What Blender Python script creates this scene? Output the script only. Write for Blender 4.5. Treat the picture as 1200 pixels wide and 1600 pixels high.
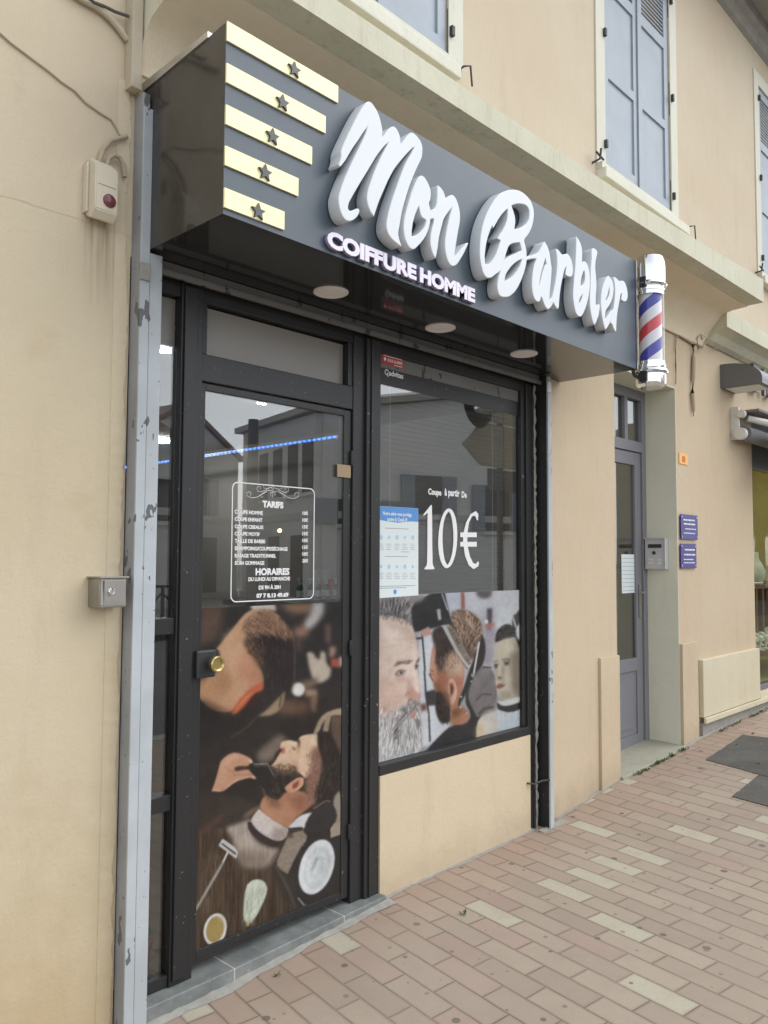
import bpy, bmesh, math, random
import numpy as np
from mathutils import Vector, Matrix
random.seed(7); rng = np.random.default_rng(7)
for o in list(bpy.data.objects): bpy.data.objects.remove(o)
SC = bpy.context.scene
COL = SC.collection
R = math.radians

# ------------------------------------------------------------------ camera, sky, sun, exposure
F, YAW, PITCH, ROLL = 1265.543, R(46.627), R(3.3175), R(0.2827)
CAM = Vector((0, -2.734, 1.62))
def cam_axes():
    fwd = Vector((math.sin(YAW)*math.cos(PITCH), math.cos(YAW)*math.cos(PITCH), math.sin(PITCH)))
    right = Vector((math.cos(YAW), -math.sin(YAW), 0)); up = right.cross(fwd)
    c, s = math.cos(ROLL), math.sin(ROLL)
    return c*right+s*up, -s*right+c*up, fwd
AX_R, AX_U, AX_F = cam_axes()
cd = bpy.data.cameras.new('camera'); cam = bpy.data.objects.new('camera', cd); COL.objects.link(cam)
cam.matrix_world = Matrix.Translation(CAM) @ Matrix((AX_R, AX_U, -AX_F)).transposed().to_4x4()
cd.sensor_fit = 'VERTICAL'; cd.sensor_height = 24; cd.lens = F/1600*24
cd.clip_start = .05; cd.clip_end = 1000
SC.camera = cam
SC.render.resolution_x, SC.render.resolution_y = 768, 1024

SUN_EL, SUN_AZ = R(52), R(128)          # azimuth measured from +y clockwise (towards +x)
w = bpy.data.worlds.new("World"); SC.world = w; w.use_nodes = True
nt = w.node_tree; bg = nt.nodes['Background']
sky = nt.nodes.new('ShaderNodeTexSky'); sky.sky_type = 'NISHITA'; sky.sun_disc = False
sky.sun_elevation = SUN_EL; sky.sun_rotation = SUN_AZ; sky.dust_density = 1.0; sky.air_density = 1.0; sky.ozone_density = 1.0
hs = nt.nodes.new('ShaderNodeHueSaturation'); hs.inputs['Saturation'].default_value = .22
nt.links.new(sky.outputs[0], hs.inputs['Color']); nt.links.new(hs.outputs[0], bg.inputs['Color'])
bg.inputs['Strength'].default_value = .15
sd = bpy.data.lights.new('sun', 'SUN'); sd.energy = .6; sd.angle = R(65); sd.color = (1, .975, .94)
sun = bpy.data.objects.new('sun', sd); COL.objects.link(sun)
sdir = Vector((math.sin(SUN_AZ)*math.cos(SUN_EL), math.cos(SUN_AZ)*math.cos(SUN_EL), math.sin(SUN_EL)))
sun.rotation_euler = sdir.to_track_quat('Z', 'Y').to_euler(); sun.location = (5, -10, 15)
vs = SC.view_settings; vs.view_transform = 'Standard'; vs.look = 'None'; vs.gamma = 1; vs.exposure = 1.18
SC.render.engine = 'CYCLES'
SC.cycles.max_bounces = 10; SC.cycles.diffuse_bounces = 7; SC.cycles.transparent_max_bounces = 24

# ------------------------------------------------------------------ helpers
def at(px, py, y=0.0):                      # photo pixel -> point on the vertical plane y
    d = AX_R*((px-600)/F)+AX_U*((800-py)/F)+AX_F
    return CAM+d*((y-CAM.y)/d.y)
def atz(px, py, z=0.0):
    d = AX_R*((px-600)/F)+AX_U*((800-py)/F)+AX_F
    return CAM+d*((z-CAM.z)/d.z)
def atx(px, py, x):
    d = AX_R*((px-600)/F)+AX_U*((800-py)/F)+AX_F
    return CAM+d*((x-CAM.x)/d.x)
def proj_np(X, Y, Z):
    P = np.stack([X-CAM.x, Y-CAM.y, Z-CAM.z], -1)
    a = P@np.array(AX_R); b = P@np.array(AX_U); c = P@np.array(AX_F)
    return 600+F*a/c, 800-F*b/c
def s2l(c):
    return tuple((v/255/12.92 if v/255 <= .04045 else ((v/255+.055)/1.055)**2.4) for v in c)

class NT:
    def __init__(s, name):
        s.m = bpy.data.materials.new(name); s.m.use_nodes = True
        s.t = s.m.node_tree; s.b = s.t.nodes['Principled BSDF']; s.out = s.t.nodes['Material Output']
    def n(s, typ, **k):
        nd = s.t.nodes.new('ShaderNode'+typ)
        for a, v in k.items():
            if a.startswith('i_'):
                key = a[2:].replace('_', ' ')
                nd.inputs[int(key) if key.isdigit() else key].default_value = v
            else: setattr(nd, a, v)
        return nd
    def l(s, a, b): s.t.links.new(a, b)
    def math(s, op, a, b=None, c=None, clamp=False):
        nd = s.t.nodes.new('ShaderNodeMath'); nd.operation = op; nd.use_clamp = clamp
        for i, v in enumerate((a, b, c)):
            if v is None: continue
            if isinstance(v, (int, float)): nd.inputs[i].default_value = v
            else: s.l(v, nd.inputs[i])
        return nd.outputs[0]
    def mix(s, f, a, b, bt='MIX'):
        nd = s.t.nodes.new('ShaderNodeMix'); nd.data_type = 'RGBA'; nd.blend_type = bt
        for sock, v in ((nd.inputs[0], f), (nd.inputs[6], a), (nd.inputs[7], b)):
            if isinstance(v, (int, float)): sock.default_value = v
            elif isinstance(v, tuple): sock.default_value = (*v[:3], 1)
            else: s.l(v, sock)
        return nd.outputs[2]
    def noise(s, vec, scale, detail=4, rough=.55):
        nd = s.n('TexNoise', i_Scale=scale, i_Detail=detail, i_Roughness=rough)
        if vec is not None: s.l(vec, nd.inputs['Vector'])
        return nd.outputs['Fac']
    def pos(s, scale=(1, 1, 1)):
        g = s.n('NewGeometry'); mp = s.n('Mapping'); mp.inputs['Scale'].default_value = scale
        s.l(g.outputs['Position'], mp.inputs['Vector']); return mp.outputs[0]
    def ramp(s, f, a, b):                      # smooth step from a to b
        nd = s.n('MapRange', interpolation_type='SMOOTHSTEP'); nd.inputs[1].default_value = a; nd.inputs[2].default_value = b
        s.l(f, nd.inputs[0]); return nd.outputs[0]
    def bump(s, h, strength, dist=.01):
        nd = s.n('Bump', i_Strength=strength, i_Distance=dist); s.l(h, nd.inputs['Height'])
        s.l(nd.outputs[0], s.b.inputs['Normal'])
    def col(s, c):
        if isinstance(c, tuple): s.b.inputs['Base Color'].default_value = (*c[:3], 1)
        else: s.l(c, s.b.inputs['Base Color'])
    def set(s, rough=None, metal=None, spec=None):
        if rough is not None: s.b.inputs['Roughness'].default_value = rough
        if metal is not None: s.b.inputs['Metallic'].default_value = metal
        if spec is not None: s.b.inputs['Specular IOR Level'].default_value = spec

def simple(name, c, rough=.5, metal=0, var=.12, scale=6, bump=0, bscale=60, spec=None):
    k = NT(name); p = k.pos()
    f = k.noise(p, scale)
    k.col(k.mix(f, tuple(x*(1-var) for x in c), tuple(min(1, x*(1+var)) for x in c)))
    k.set(rough, metal, spec)
    if bump: k.bump(k.noise(p, bscale), bump, .003)
    return k.m

def plaster(name, c, c2, stain=None, fine=1.0, base=0):
    k = NT(name); p = k.pos()
    big = k.ramp(k.noise(p, .9, 5), .3, .7); mid = k.noise(p, 6, 6, .65); sm = k.noise(p, 45, 5, .7)
    col = k.mix(big, c, c2)
    ps = k.pos((3.2, 3.2, .45)); streak = k.ramp(k.noise(ps, 2.2, 6, .7), .5, .8)
    col = k.mix(k.math('MULTIPLY', streak, .42), col, tuple(x*.78 for x in c))
    spt = k.ramp(k.noise(p, 70, 2), .70, .74); col = k.mix(k.math('MULTIPLY', spt, .35), col, tuple(x*.6 for x in c))
    col = k.mix(k.math('MULTIPLY', k.ramp(mid, .35, .75), .25), col, tuple(min(1, x*1.12) for x in c))
    if stain:                                   # dirt washed up from the pavement
        sp = k.n('SeparateXYZ'); g = k.n('NewGeometry'); k.l(g.outputs['Position'], sp.inputs[0])
        h = k.math('ADD', sp.outputs[2], k.math('MULTIPLY', mid, .9))
        d = k.math('SUBTRACT', 1, k.ramp(h, .35, 1.45))
        col = k.mix(k.math('MULTIPLY', d, .7), col, stain)
        d2 = k.math('MULTIPLY', k.ramp(k.noise(p, 3.1, 3), .58, .7), .25)
        col = k.mix(d2, col, stain)
        sc = k.ramp(k.noise(p, 9, 2), .76, .79); col = k.mix(k.math('MULTIPLY', sc, .5), col, (.62, .58, .5))
    gr = k.noise(p, 170, 3, .7); col = k.mix(k.math('MULTIPLY', k.ramp(gr, .42, .75), .16), col, tuple(x*.6 for x in c))
    if base:
        sb = k.n('SeparateXYZ'); gb = k.n('NewGeometry'); k.l(gb.outputs['Position'], sb.inputs[0])
        hb = k.math('ADD', k.math('SUBTRACT', sb.outputs[2], k.math('MULTIPLY', k.math('MAXIMUM', k.math('SUBTRACT', sb.outputs[0], 3.6), 0), .05)), k.math('MULTIPLY', k.noise(p, 5, 6, .7), .35))
        col = k.mix(k.math('MULTIPLY', k.math('SUBTRACT', 1, k.ramp(hb, .13, .42)), base), col, tuple(x*.45 for x in c))
    crk = 0
    if stain:
        vo = k.n('TexVoronoi', feature='DISTANCE_TO_EDGE', i_Scale=.9); wv = k.n('VectorMath', operation='ADD'); k.l(p, wv.inputs[0])
        nz = k.n('TexNoise', i_Scale=4.0, i_Detail=5); k.l(p, nz.inputs['Vector']); sc_ = k.n('VectorMath', operation='SCALE'); k.l(nz.outputs['Color'], sc_.inputs[0]); sc_.inputs['Scale'].default_value = .28
        k.l(sc_.outputs[0], wv.inputs[1]); k.l(wv.outputs[0], vo.inputs['Vector'])
        crk = k.math('MULTIPLY', k.math('SUBTRACT', 1, k.ramp(vo.outputs['Distance'], .0012, .0035)), k.ramp(k.noise(p, 1.4, 2), .5, .6))
        col = k.mix(k.math('MULTIPLY', crk, .5), col, tuple(x*.45 for x in c))
        # rusty drip below the alarm box
        dx = k.math('SUBTRACT', 1, k.ramp(k.math('ABSOLUTE', k.math('SUBTRACT', sp.outputs[0], 1.385)), .02, .085)); dz = k.math('MULTIPLY', k.ramp(sp.outputs[2], 2.45, 2.83), k.math('LESS_THAN', sp.outputs[2], 2.86))
        pd = k.pos((30, 30, 1.2)); dn = k.ramp(k.noise(pd, 1.5, 4), .35, .65)
        col = k.mix(k.math('MULTIPLY', k.math('MULTIPLY', dx, dz), k.math('MULTIPLY', dn, .65)), col, (.26, .19, .12))
        # older, rougher coat above a wavering line
        ln = k.math('ADD', sp.outputs[2], k.math('MULTIPLY', k.noise(p, 2.5, 3), .08)); up = k.ramp(ln, 2.86, 2.868)
        col = k.mix(k.math('MULTIPLY', up, .16), col, (.62, .50, .42)); crk = k.math('SUBTRACT', crk, k.math('MULTIPLY', up, .8))
    k.col(col); k.set(.92, 0, .2)
    if crk != 0: sm = k.math('SUBTRACT', sm, k.math('MULTIPLY', crk, 1.2))
    hh = k.math('ADD', k.math('MULTIPLY', sm, .5*fine), k.math('MULTIPLY', mid, 1.2))
    k.bump(hh, .5, .008); return k.m

MAT = {}
MAT['plaster_left'] = plaster('beige_plaster', (.54, .46, .32), (.60, .52, .38), (.44, .335, .19))
MAT['plaster_peach'] = plaster('peach_plaster', (.545, .44, .308), (.58, .48, .343), None, 1.0, .38)
MAT['plaster_upper'] = plaster('pale_peach_plaster', (.58, .485, .355), (.62, .54, .415))
MAT['plaster_infill'] = plaster('cream_render', (.595, .49, .34), (.63, .525, .375), None, 1.0, .34)
MAT['cream_paint'] = plaster('cream_paint', (.66, .645, .54), (.71, .695, .60))
MAT['reveal'] = plaster('greenish_cream', (.66, .655, .53), (.70, .69, .57))
MAT['cove'] = plaster('tan_soffit_paint', (.72, .63, .47), (.76, .67, .52))
MAT['shop_cream'] = plaster('cream_stone_panel', (.60, .54, .39), (.66, .6, .46))

def ledge_mat():
    k = NT('weathered_cornice'); p = k.pos(); ps = k.pos((5, 5, .8))
    col = k.mix(k.ramp(k.noise(p, 2, 5), .3, .7), (.56, .545, .42), (.62, .605, .48))
    st = k.ramp(k.noise(ps, 3.5, 6, .75), .5, .72)
    col = k.mix(k.math('MULTIPLY', st, .55), col, (.36, .35, .25))
    sp = k.ramp(k.noise(p, 40, 3), .62, .72); col = k.mix(k.math('MULTIPLY', sp, .35), col, (.3, .29, .22))
    k.col(col); k.set(.9, 0, .2); k.bump(k.noise(p, 25, 6), .4, .006); return k.m
MAT['ledge'] = ledge_mat()

def paint_chipped(name, c, chip, thr=.66, rough=.5, scale=14, dens=1):
    k = NT(name); p = k.pos(); p2 = k.pos((1, 1, .5))
    n1 = k.noise(p2, scale, 3, .6); area = k.noise(p, 1.6, 2)
    f = k.ramp(k.math('ADD', n1, k.math('MULTIPLY', k.math('SUBTRACT', area, .5), .35)), thr, thr+.015)
    f2 = k.ramp(k.noise(p, scale*4, 2), .72, .74)
    f = k.math('MAXIMUM', f, k.math('MULTIPLY', f2, .8*dens))
    base = k.mix(k.ramp(k.noise(p, 3, 5), .3, .7), tuple(x*.88 for x in c), tuple(min(1, x*1.1) for x in c))
    k.col(k.mix(f, base, chip)); k.set(rough, 0, .4)
    k.bump(k.math('SUBTRACT', k.math('MULTIPLY', k.noise(p, 30), .3), f), .5, .002); return k.m
MAT['grey_post'] = paint_chipped('chipped_grey_paint', (.42, .455, .475), (.12, .125, .13), .625)
MAT['grey_post_side'] = paint_chipped('darker_chipped_grey', (.30, .31, .32), (.14, .14, .14), .64)  # post's left side: chipped grey, darker than the front
MAT['black_frame'] = paint_chipped('black_frame_paint', (.024, .024, .0245), (.3, .29, .27), .76, .42, 18, .8)
MAT['rail'] = paint_chipped('worn_rail_metal', (.16, .155, .145), (.05, .05, .05), .6, .55, 22)
MAT['pipe_beige'] = simple('beige_painted_pipe', (.50, .44, .33), .75, 0, .1, 8, .4, 50)

def gloss_panel(name, c, rough, dust=.12, coat=0):
    k = NT(name); p = k.pos()
    d = k.ramp(k.noise(p, 4, 6, .7), .35, .8)
    k.col(k.mix(k.math('MULTIPLY', d, dust), c, (.3, .28, .25)))
    r = k.math('ADD', k.math('MULTIPLY', k.noise(p, 7, 5), .06), rough-.03); k.l(r, k.b.inputs['Roughness'])
    k.set(None, 0, .5); k.bump(k.noise(p, 1.3, 2), .05, .02); return k.m
MAT['sign_face'] = gloss_panel('dark_slate_panel', (.060, .082, .105), .42, .05)
MAT['sign_side'] = gloss_panel('glossy_dark_panel', (.045, .042, .038), .08, .08)
MAT['soffit'] = gloss_panel('glossy_black_soffit', (.026, .026, .027), .07, .04)
MAT['white_letter'] = simple('white_foam_letter', (.65, .685, .71), .5, 0, .03, 5)
MAT['small_letter'] = simple('white_acrylic', (.74, .70, .80), .35, 0, .03)
MAT['small_letter_side'] = simple('purple_acrylic_edge', (.30, .25, .42), .4)
def gold():
    k = NT('pale_gold_sheet'); p = k.pos(); p2 = k.pos((1, 1, 14))
    f = k.noise(p2, 3, 4)
    k.col(k.mix(f, (.77, .71, .40), (.86, .81, .51))); k.set(.5, .25); return k.m
MAT['gold'] = gold()
MAT['star'] = simple('dark_star', (.06, .065, .065), .4)
MAT['alu'] = simple('aluminium', (.55, .55, .53), .35, .8, .1, 20)
MAT['cement'] = simple('rough_cement', (.29, .28, .25), .95, 0, .3, 25, .9, 60)
def slate():
    k = NT('slate_step'); p = k.pos()
    f = k.ramp(k.noise(p, 5, 6, .7), .3, .75)
    col = k.mix(f, (.12, .135, .13), (.235, .25, .24))
    col = k.mix(k.math('MULTIPLY', k.ramp(k.noise(p, 22, 4), .6, .75), .4), col, (.4, .38, .33))
    sx = k.n('SeparateXYZ'); g = k.n('NewGeometry'); k.l(g.outputs['Position'], sx.inputs[0])
    m = k.math('ABSOLUTE', k.math('SUBTRACT', k.math('MODULO', k.math('ADD', sx.outputs[0], .1), .6), .3))
    j = k.math('LESS_THAN', m, .003)
    col = k.mix(j, col, (.42, .4, .36))
    k.col(col); k.set(.7); k.bump(k.noise(p, 30), .3, .004); return k.m
MAT['slate'] = slate()
MAT['shutter'] = simple('blue_grey_shutter_paint', (.32, .365, .41), .55, 0, .16, 5, .2, 30)
MAT['door_grey'] = simple('mid_grey_door_paint', (.205, .205, .225), .5, 0, .06, 3, .1, 30)
MAT['iron'] = simple('dark_iron', (.06, .058, .055), .6, .3, .3, 20)
MAT['white_plastic'] = simple('aged_white_plastic', (.62, .56, .44), .5, 0, .08, 10, .1)
MAT['red_dome'] = simple('dark_red_lens', (.16, .05, .055), .2)
MAT['steel_box'] = simple('brushed_steel_box', (.36, .34, .31), .38, .75, .12, 14)
MAT['intercom'] = simple('satin_intercom_metal', (.52, .52, .52), .5, .15, .06, 10)
MAT['dark_plastic'] = simple('dark_plastic', (.03, .03, .032), .4)
MAT['yellow_plate'] = simple('yellow_enamel', (.80, .42, .06), .35)
MAT['red_paint'] = simple('red_paint', (.55, .06, .03), .4)
MAT['blue_plaque'] = simple('violet_blue_acrylic', (.04, .034, .21), .3, 0, .1, 6, 0, 60, .2)
MAT['white_vinyl'] = simple('white_vinyl', (.78, .78, .78), .6, 0, .02)
MAT['paper'] = simple('white_paper', (.66, .72, .72), .7, 0, .05, 5)
MAT['notice_blue'] = simple('notice_blue_print', (.09, .27, .62), .6)
MAT['print_pale_blue'] = simple('pale_blue_print', (.36, .56, .70), .6)
MAT['print_grey'] = simple('grey_print', (.30, .33, .36), .6)
MAT['sticker_red'] = simple('red_sticker', (.42, .05, .05), .5)
MAT['tape'] = simple('brown_tape', (.33, .24, .14), .45)
MAT['downlight'] = simple('unlit_downlight_diffuser', (.86, .82, .78), .5, 0, .02)
MAT['downlight_rim'] = simple('downlight_rim', (.8, .77, .74), .4, 0, .02)
MAT['chrome'] = simple('chrome', (.86, .87, .88), .06, 1, .02)
MAT['cable_beige'] = simple('painted_cable', (.40, .33, .24), .8, 0, .15, 12)
MAT['cable_dark'] = simple('dark_cable', (.09, .085, .08), .6)
MAT['lamp_grey'] = simple('grey_metal_lamp', (.15, .155, .16), .45, .3, .08)
MAT['roof_soffit'] = simple('weathered_eave', (.30, .285, .26), .9, 0, .3, 6, .6, 20)
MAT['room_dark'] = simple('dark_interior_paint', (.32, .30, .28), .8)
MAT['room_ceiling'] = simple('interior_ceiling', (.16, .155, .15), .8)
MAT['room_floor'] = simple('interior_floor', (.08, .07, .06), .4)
MAT['blind'] = simple('blind_slat', (.14, .145, .15), .5)
MAT['olive_wall'] = simple('olive_display_wall', (.56, .51, .30), .8)
MAT['display_white'] = simple('white_display', (.75, .76, .76), .5)
MAT['display_wood'] = simple('red_brown_display_wood', (.14, .06, .035), .45)
MAT['terracotta'] = simple('terracotta', (.36, .11, .05), .8)
MAT['cactus'] = simple('cactus_green', (.10, .20, .05), .6)
MAT['awning_cloth'] = simple('grey_awning_cloth', (.18, .18, .18), .85)
MAT['white_metal'] = simple('white_lacquered_metal', (.66, .65, .61), .4)
MAT['brass'] = simple('aged_brass', (.55, .45, .2), .28, .9, .1)
MAT['green_bottle'] = simple('green_bottle', (.05, .11, .05), .3)
MAT['red_box'] = simple('red_card', (.5, .03, .02), .5)
MAT['leaf'] = simple('weed_leaf', (.06, .11, .03), .7)
MAT['house_white'] = plaster('opposite_white_render', (.84, .84, .82), (.88, .88, .86))
MAT['house_grey'] = plaster('opposite_grey_render', (.64, .63, .60), (.70, .69, .66))
MAT['house_roof'] = simple('opposite_roof_tiles', (.34, .27, .23), .85, 0, .3, 8)
MAT['window_dark'] = simple('opposite_dark_window', (.05, .05, .055), .2)
MAT['sign_back'] = simple('sign_back_metal', (.5, .48, .43), .6, .2)
MAT['trunk_pole'] = simple('concrete_pole', (.22, .21, .2), .85)

def glass_mat(name, tint=(.82, .84, .84), ior=1.52):
    m = bpy.data.materials.new(name); m.use_nodes = True; t = m.node_tree; t.nodes.clear()
    out = t.nodes.new('ShaderNodeOutputMaterial'); mx = t.nodes.new('ShaderNodeMixShader')
    tr = t.nodes.new('ShaderNodeBsdfTransparent'); gl = t.nodes.new('ShaderNodeBsdfGlossy')
    tr.inputs[0].default_value = (*tint, 1); gl.inputs['Roughness'].default_value = 0.0; gl.inputs[0].default_value = (1, 1, 1, 1)
    g = t.nodes.new('ShaderNodeNewGeometry'); a = t.nodes.new('ShaderNodeMath'); a.operation = 'MULTIPLY_ADD'
    a.inputs[1].default_value = -2; a.inputs[2].default_value = 1; t.links.new(g.outputs['Backfacing'], a.inputs[0])
    p = t.nodes.new('ShaderNodeMath'); p.operation = 'POWER'; p.inputs[0].default_value = ior; t.links.new(a.outputs[0], p.inputs[1])
    fr = t.nodes.new('ShaderNodeFresnel'); t.links.new(p.outputs[0], fr.inputs['IOR'])
    t.links.new(fr.outputs[0], mx.inputs[0]); t.links.new(tr.outputs[0], mx.inputs[1]); t.links.new(gl.outputs[0], mx.inputs[2])
    t.links.new(mx.outputs[0], out.inputs[0]); return m
MAT['glass'] = glass_mat('window_glass', (.80, .82, .82), 1.95)
MAT['glass_shop'] = glass_mat('shop_glass', (.80, .83, .76), 1.12)
MAT['glass_dark'] = glass_mat('tinted_glass', (.6, .61, .61), 2.4)
MAT['glass_clear'] = glass_mat('clear_tube', (.97, .97, .97), 1.35)

def emit(name, c, s):
    k = NT(name); k.b.inputs['Base Color'].default_value = (*c, 1)
    k.b.inputs['Emission Color'].default_value = (*c, 1); k.b.inputs['Emission Strength'].default_value = s; return k.m
MAT['lamp_on'] = emit('lit_ceiling_lamp', (1, .97, .9), 60)
MAT['added_lamp_emission'] = emit('added_display_lamp', (1, .9, .7), 5)
MAT['lamp_warm'] = emit('lit_warm_bulb', (1, .72, .42), 5)
MAT['led_blue'] = emit('blue_led', (.05, .2, 1), 2.2)

def paver_mat():
    k = NT('clay_pavers'); g = k.n('NewGeometry'); sx = k.n('SeparateXYZ'); k.l(g.outputs['Position'], sx.inputs[0])
    a = R(9); ca, sa = math.cos(a), math.sin(a); X, Y = sx.outputs[0], sx.outputs[1]
    wob = k.math('MULTIPLY', k.math('SUBTRACT', k.noise(k.pos(), 9, 3), .5), .006)
    u = k.math('ADD', k.math('SUBTRACT', k.math('MULTIPLY', X, ca), k.math('MULTIPLY', Y, sa)), wob)
    v = k.math('ADD', k.math('ADD', k.math('MULTIPLY', X, sa), k.math('MULTIPLY', Y, ca)), wob)
    W, L = .115, .286
    uc = k.math('DIVIDE', u, W); ci = k.math('FLOOR', uc)
    st = k.math('ADD', k.math('MULTIPLY', ci, .5), k.math('MULTIPLY', k.math('SINE', k.math('MULTIPLY', ci, 2.3)), .07))
    vc = k.math('ADD', k.math('DIVIDE', v, L), st); ri = k.math('FLOOR', vc)
    fu = k.math('FRACT', uc); fv = k.math('FRACT', vc)
    du = k.math('MULTIPLY', k.math('MINIMUM', fu, k.math('SUBTRACT', 1, fu)), W)
    dv = k.math('MULTIPLY', k.math('MINIMUM', fv, k.math('SUBTRACT', 1, fv)), L)
    d = k.math('MINIMUM', du, dv)
    joint = k.math('SUBTRACT', 1, k.ramp(d, .0012, .0038))
    cv = k.n('CombineXYZ'); k.l(ci, cv.inputs[0]); k.l(ri, cv.inputs[1])
    wn = k.n('TexWhiteNoise', noise_dimensions='3D'); k.l(cv.outputs[0], wn.inputs[0])
    sc = k.n('SeparateColor'); k.l(wn.outputs['Color'], sc.inputs[0]); r1, r2, r3 = sc.outputs
    col = k.mix(r1, (.325, .268, .212), (.385, .322, .256))
    col = k.mix(k.math('MULTIPLY', k.ramp(r2, .55, 1), .7), col, (.305, .25, .20))
    col = k.mix(k.math('MULTIPLY', k.ramp(r1, .9, .95), .5), col, (.335, .225, .195))
    light = k.math('LESS_THAN', k.math('FRACT', k.math('ADD', k.math('ADD', k.math('MULTIPLY', ci, .382), k.math('MULTIPLY', ri, .271)), k.math('MULTIPLY', r3, .22))), .105)
    col = k.mix(light, col, (.43, .40, .315))
    # nearer the wall the pavers keep more of their red
    red = k.math('MULTIPLY', k.ramp(Y, -.55, -.05), .35)
    col = k.mix(k.math('MULTIPLY', red, k.math('SUBTRACT', 1, light)), col, (.36, .22, .16))
    p = k.pos(); grime = k.noise(p, 5, 7, .7); grain = k.noise(p, 160, 3, .7)
    col = k.mix(k.math('MULTIPLY', k.ramp(grime, .4, .75), .3), col, (.25, .21, .165))
    col = k.mix(k.math('MULTIPLY', k.ramp(grain, .45, .75), .3), col, (.22, .18, .145))
    vo = k.n('TexVoronoi', voronoi_dimensions='2D', i_Scale=4.6, i_Randomness=1.0); k.l(p, vo.inputs['Vector'])
    vr = k.n('SeparateColor'); k.l(vo.outputs['Color'], vr.inputs[0])
    rad = k.math('MULTIPLY', k.math('POWER', vr.outputs[0], 4), .105)
    dd = k.math('ADD', vo.outputs['Distance'], k.math('MULTIPLY', k.math('SUBTRACT', k.noise(p, 30, 2), .5), .03))
    gum = k.math('LESS_THAN', dd, rad)
    col = k.mix(k.math('MULTIPLY', gum, .72), col, (.085, .08, .07))
    vo2 = k.n('TexVoronoi', voronoi_dimensions='2D', i_Scale=9, i_Randomness=1.0); k.l(p, vo2.inputs['Vector'])
    vr2 = k.n('SeparateColor'); k.l(vo2.outputs['Color'], vr2.inputs[0])
    g2 = k.math('LESS_THAN', vo2.outputs['Distance'], k.math('MULTIPLY', k.math('POWER', vr2.outputs[1], 5), .11))
    col = k.mix(k.math('MULTIPLY', g2, .5), col, (.10, .09, .08))
    jm = k.ramp(k.noise(p, 2.5, 3), .3, .7)
    edge = k.math('SUBTRACT', 1, k.ramp(k.math('ADD', d, k.math('MULTIPLY', k.math('SUBTRACT', grime, .5), .012)), .003, .016))
    col = k.mix(k.math('MULTIPLY', edge, .28), col, (.17, .135, .105))
    col = k.mix(k.math('MULTIPLY', k.ramp(k.noise(p, 1.1, 4), .45, .7), .22), col, (.40, .34, .27))
    col = k.mix(k.math('MULTIPLY', joint, .85), col, k.mix(jm, (.15, .115, .085), (.25, .20, .15)))
    k.col(col); k.set(.85, 0, .25)
    tilt = k.math('MULTIPLY', k.math('MULTIPLY', r2, fv), .25)
    h = k.math('ADD', k.math('ADD', k.math('MULTIPLY', k.ramp(d, .0, .007), 1.0), k.math('MULTIPLY', grain, .3)), tilt)
    k.bump(h, .55, .004); return k.m
MAT['paver'] = paver_mat()
def asphalt(name, c):
    k = NT(name); p = k.pos()
    col = k.mix(k.ramp(k.noise(p, 3, 6), .35, .7), c, tuple(x*1.5 for x in c))
    col = k.mix(k.math('MULTIPLY', k.ramp(k.noise(p, 190, 2), .58, .7), .5), col, (.2, .19, .17))
    col = k.mix(k.math('MULTIPLY', k.ramp(k.noise(p, 28, 3), .66, .72), .5), col, (.32, .29, .22))
    k.col(col); k.set(.92); k.bump(k.noise(p, 120, 3), .7, .004); return k.m
MAT['asphalt'] = asphalt('asphalt', (.10, .10, .10))
MAT['patch'] = asphalt('asphalt_patch', (.066, .064, .056))
MAT['kerb'] = simple('granite_kerb', (.33, .32, .3), .85, 0, .2, 30)

# ---- mesh building
def finish(name, bm, mat, parent=None, smooth=False):
    me = bpy.data.meshes.new(name); bm.normal_update(); bm.to_mesh(me); bm.free()
    o = bpy.data.objects.new(name, me); COL.objects.link(o)
    for m in (mat if isinstance(mat, (list, tuple)) else [mat]): me.materials.append(MAT[m] if isinstance(m, str) else m)
    if smooth:
        for p in me.polygons: p.use_smooth = True
        me.set_sharp_from_angle(angle=R(35))
    if parent is not None: o.parent = parent
    return o
def abox(bm, x0, x1, y0, y1, z0, z1, bev=0, mi=0):
    vs_ = [bm.verts.new((x, y, z)) for x in (x0, x1) for y in (y0, y1) for z in (z0, z1)]
    fs = [bm.faces.new([vs_[i] for i in q]) for q in ((0, 1, 3, 2), (4, 6, 7, 5), (0, 4, 5, 1), (2, 3, 7, 6), (0, 2, 6, 4), (1, 5, 7, 3))]
    for f in fs: f.material_index = mi
    if bev:
        es = list({e for f in fs for e in f.edges})
        bmesh.ops.bevel(bm, geom=es, offset=bev, segments=2, profile=.6, affect='EDGES')
def box(name, x0, x1, y0, y1, z0, z1, mat, parent=None, bev=0):
    bm = bmesh.new(); abox(bm, x0, x1, y0, y1, z0, z1, bev); return finish(name, bm, mat, parent)
def aprism(bm, pts, y0, y1):               # polygon in xz, extruded in y
    a = [bm.verts.new((p[0], y0, p[1])) for p in pts]; b = [bm.verts.new((p[0], y1, p[1])) for p in pts]
    n = len(pts); bm.faces.new(a); bm.faces.new(b[::-1])
    for i in range(n): bm.faces.new((a[i], b[i], b[(i+1) % n], a[(i+1) % n]))
    bmesh.ops.recalc_face_normals(bm, faces=bm.faces)
def axprism(bm, pts, x0, x1):              # polygon in yz, extruded in x
    a = [bm.verts.new((x0, p[0], p[1])) for p in pts]; b = [bm.verts.new((x1, p[0], p[1])) for p in pts]
    n = len(pts); bm.faces.new(a); bm.faces.new(b[::-1])
    for i in range(n): bm.faces.new((a[i], b[i], b[(i+1) % n], a[(i+1) % n]))
    bmesh.ops.recalc_face_normals(bm, faces=bm.faces)
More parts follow.
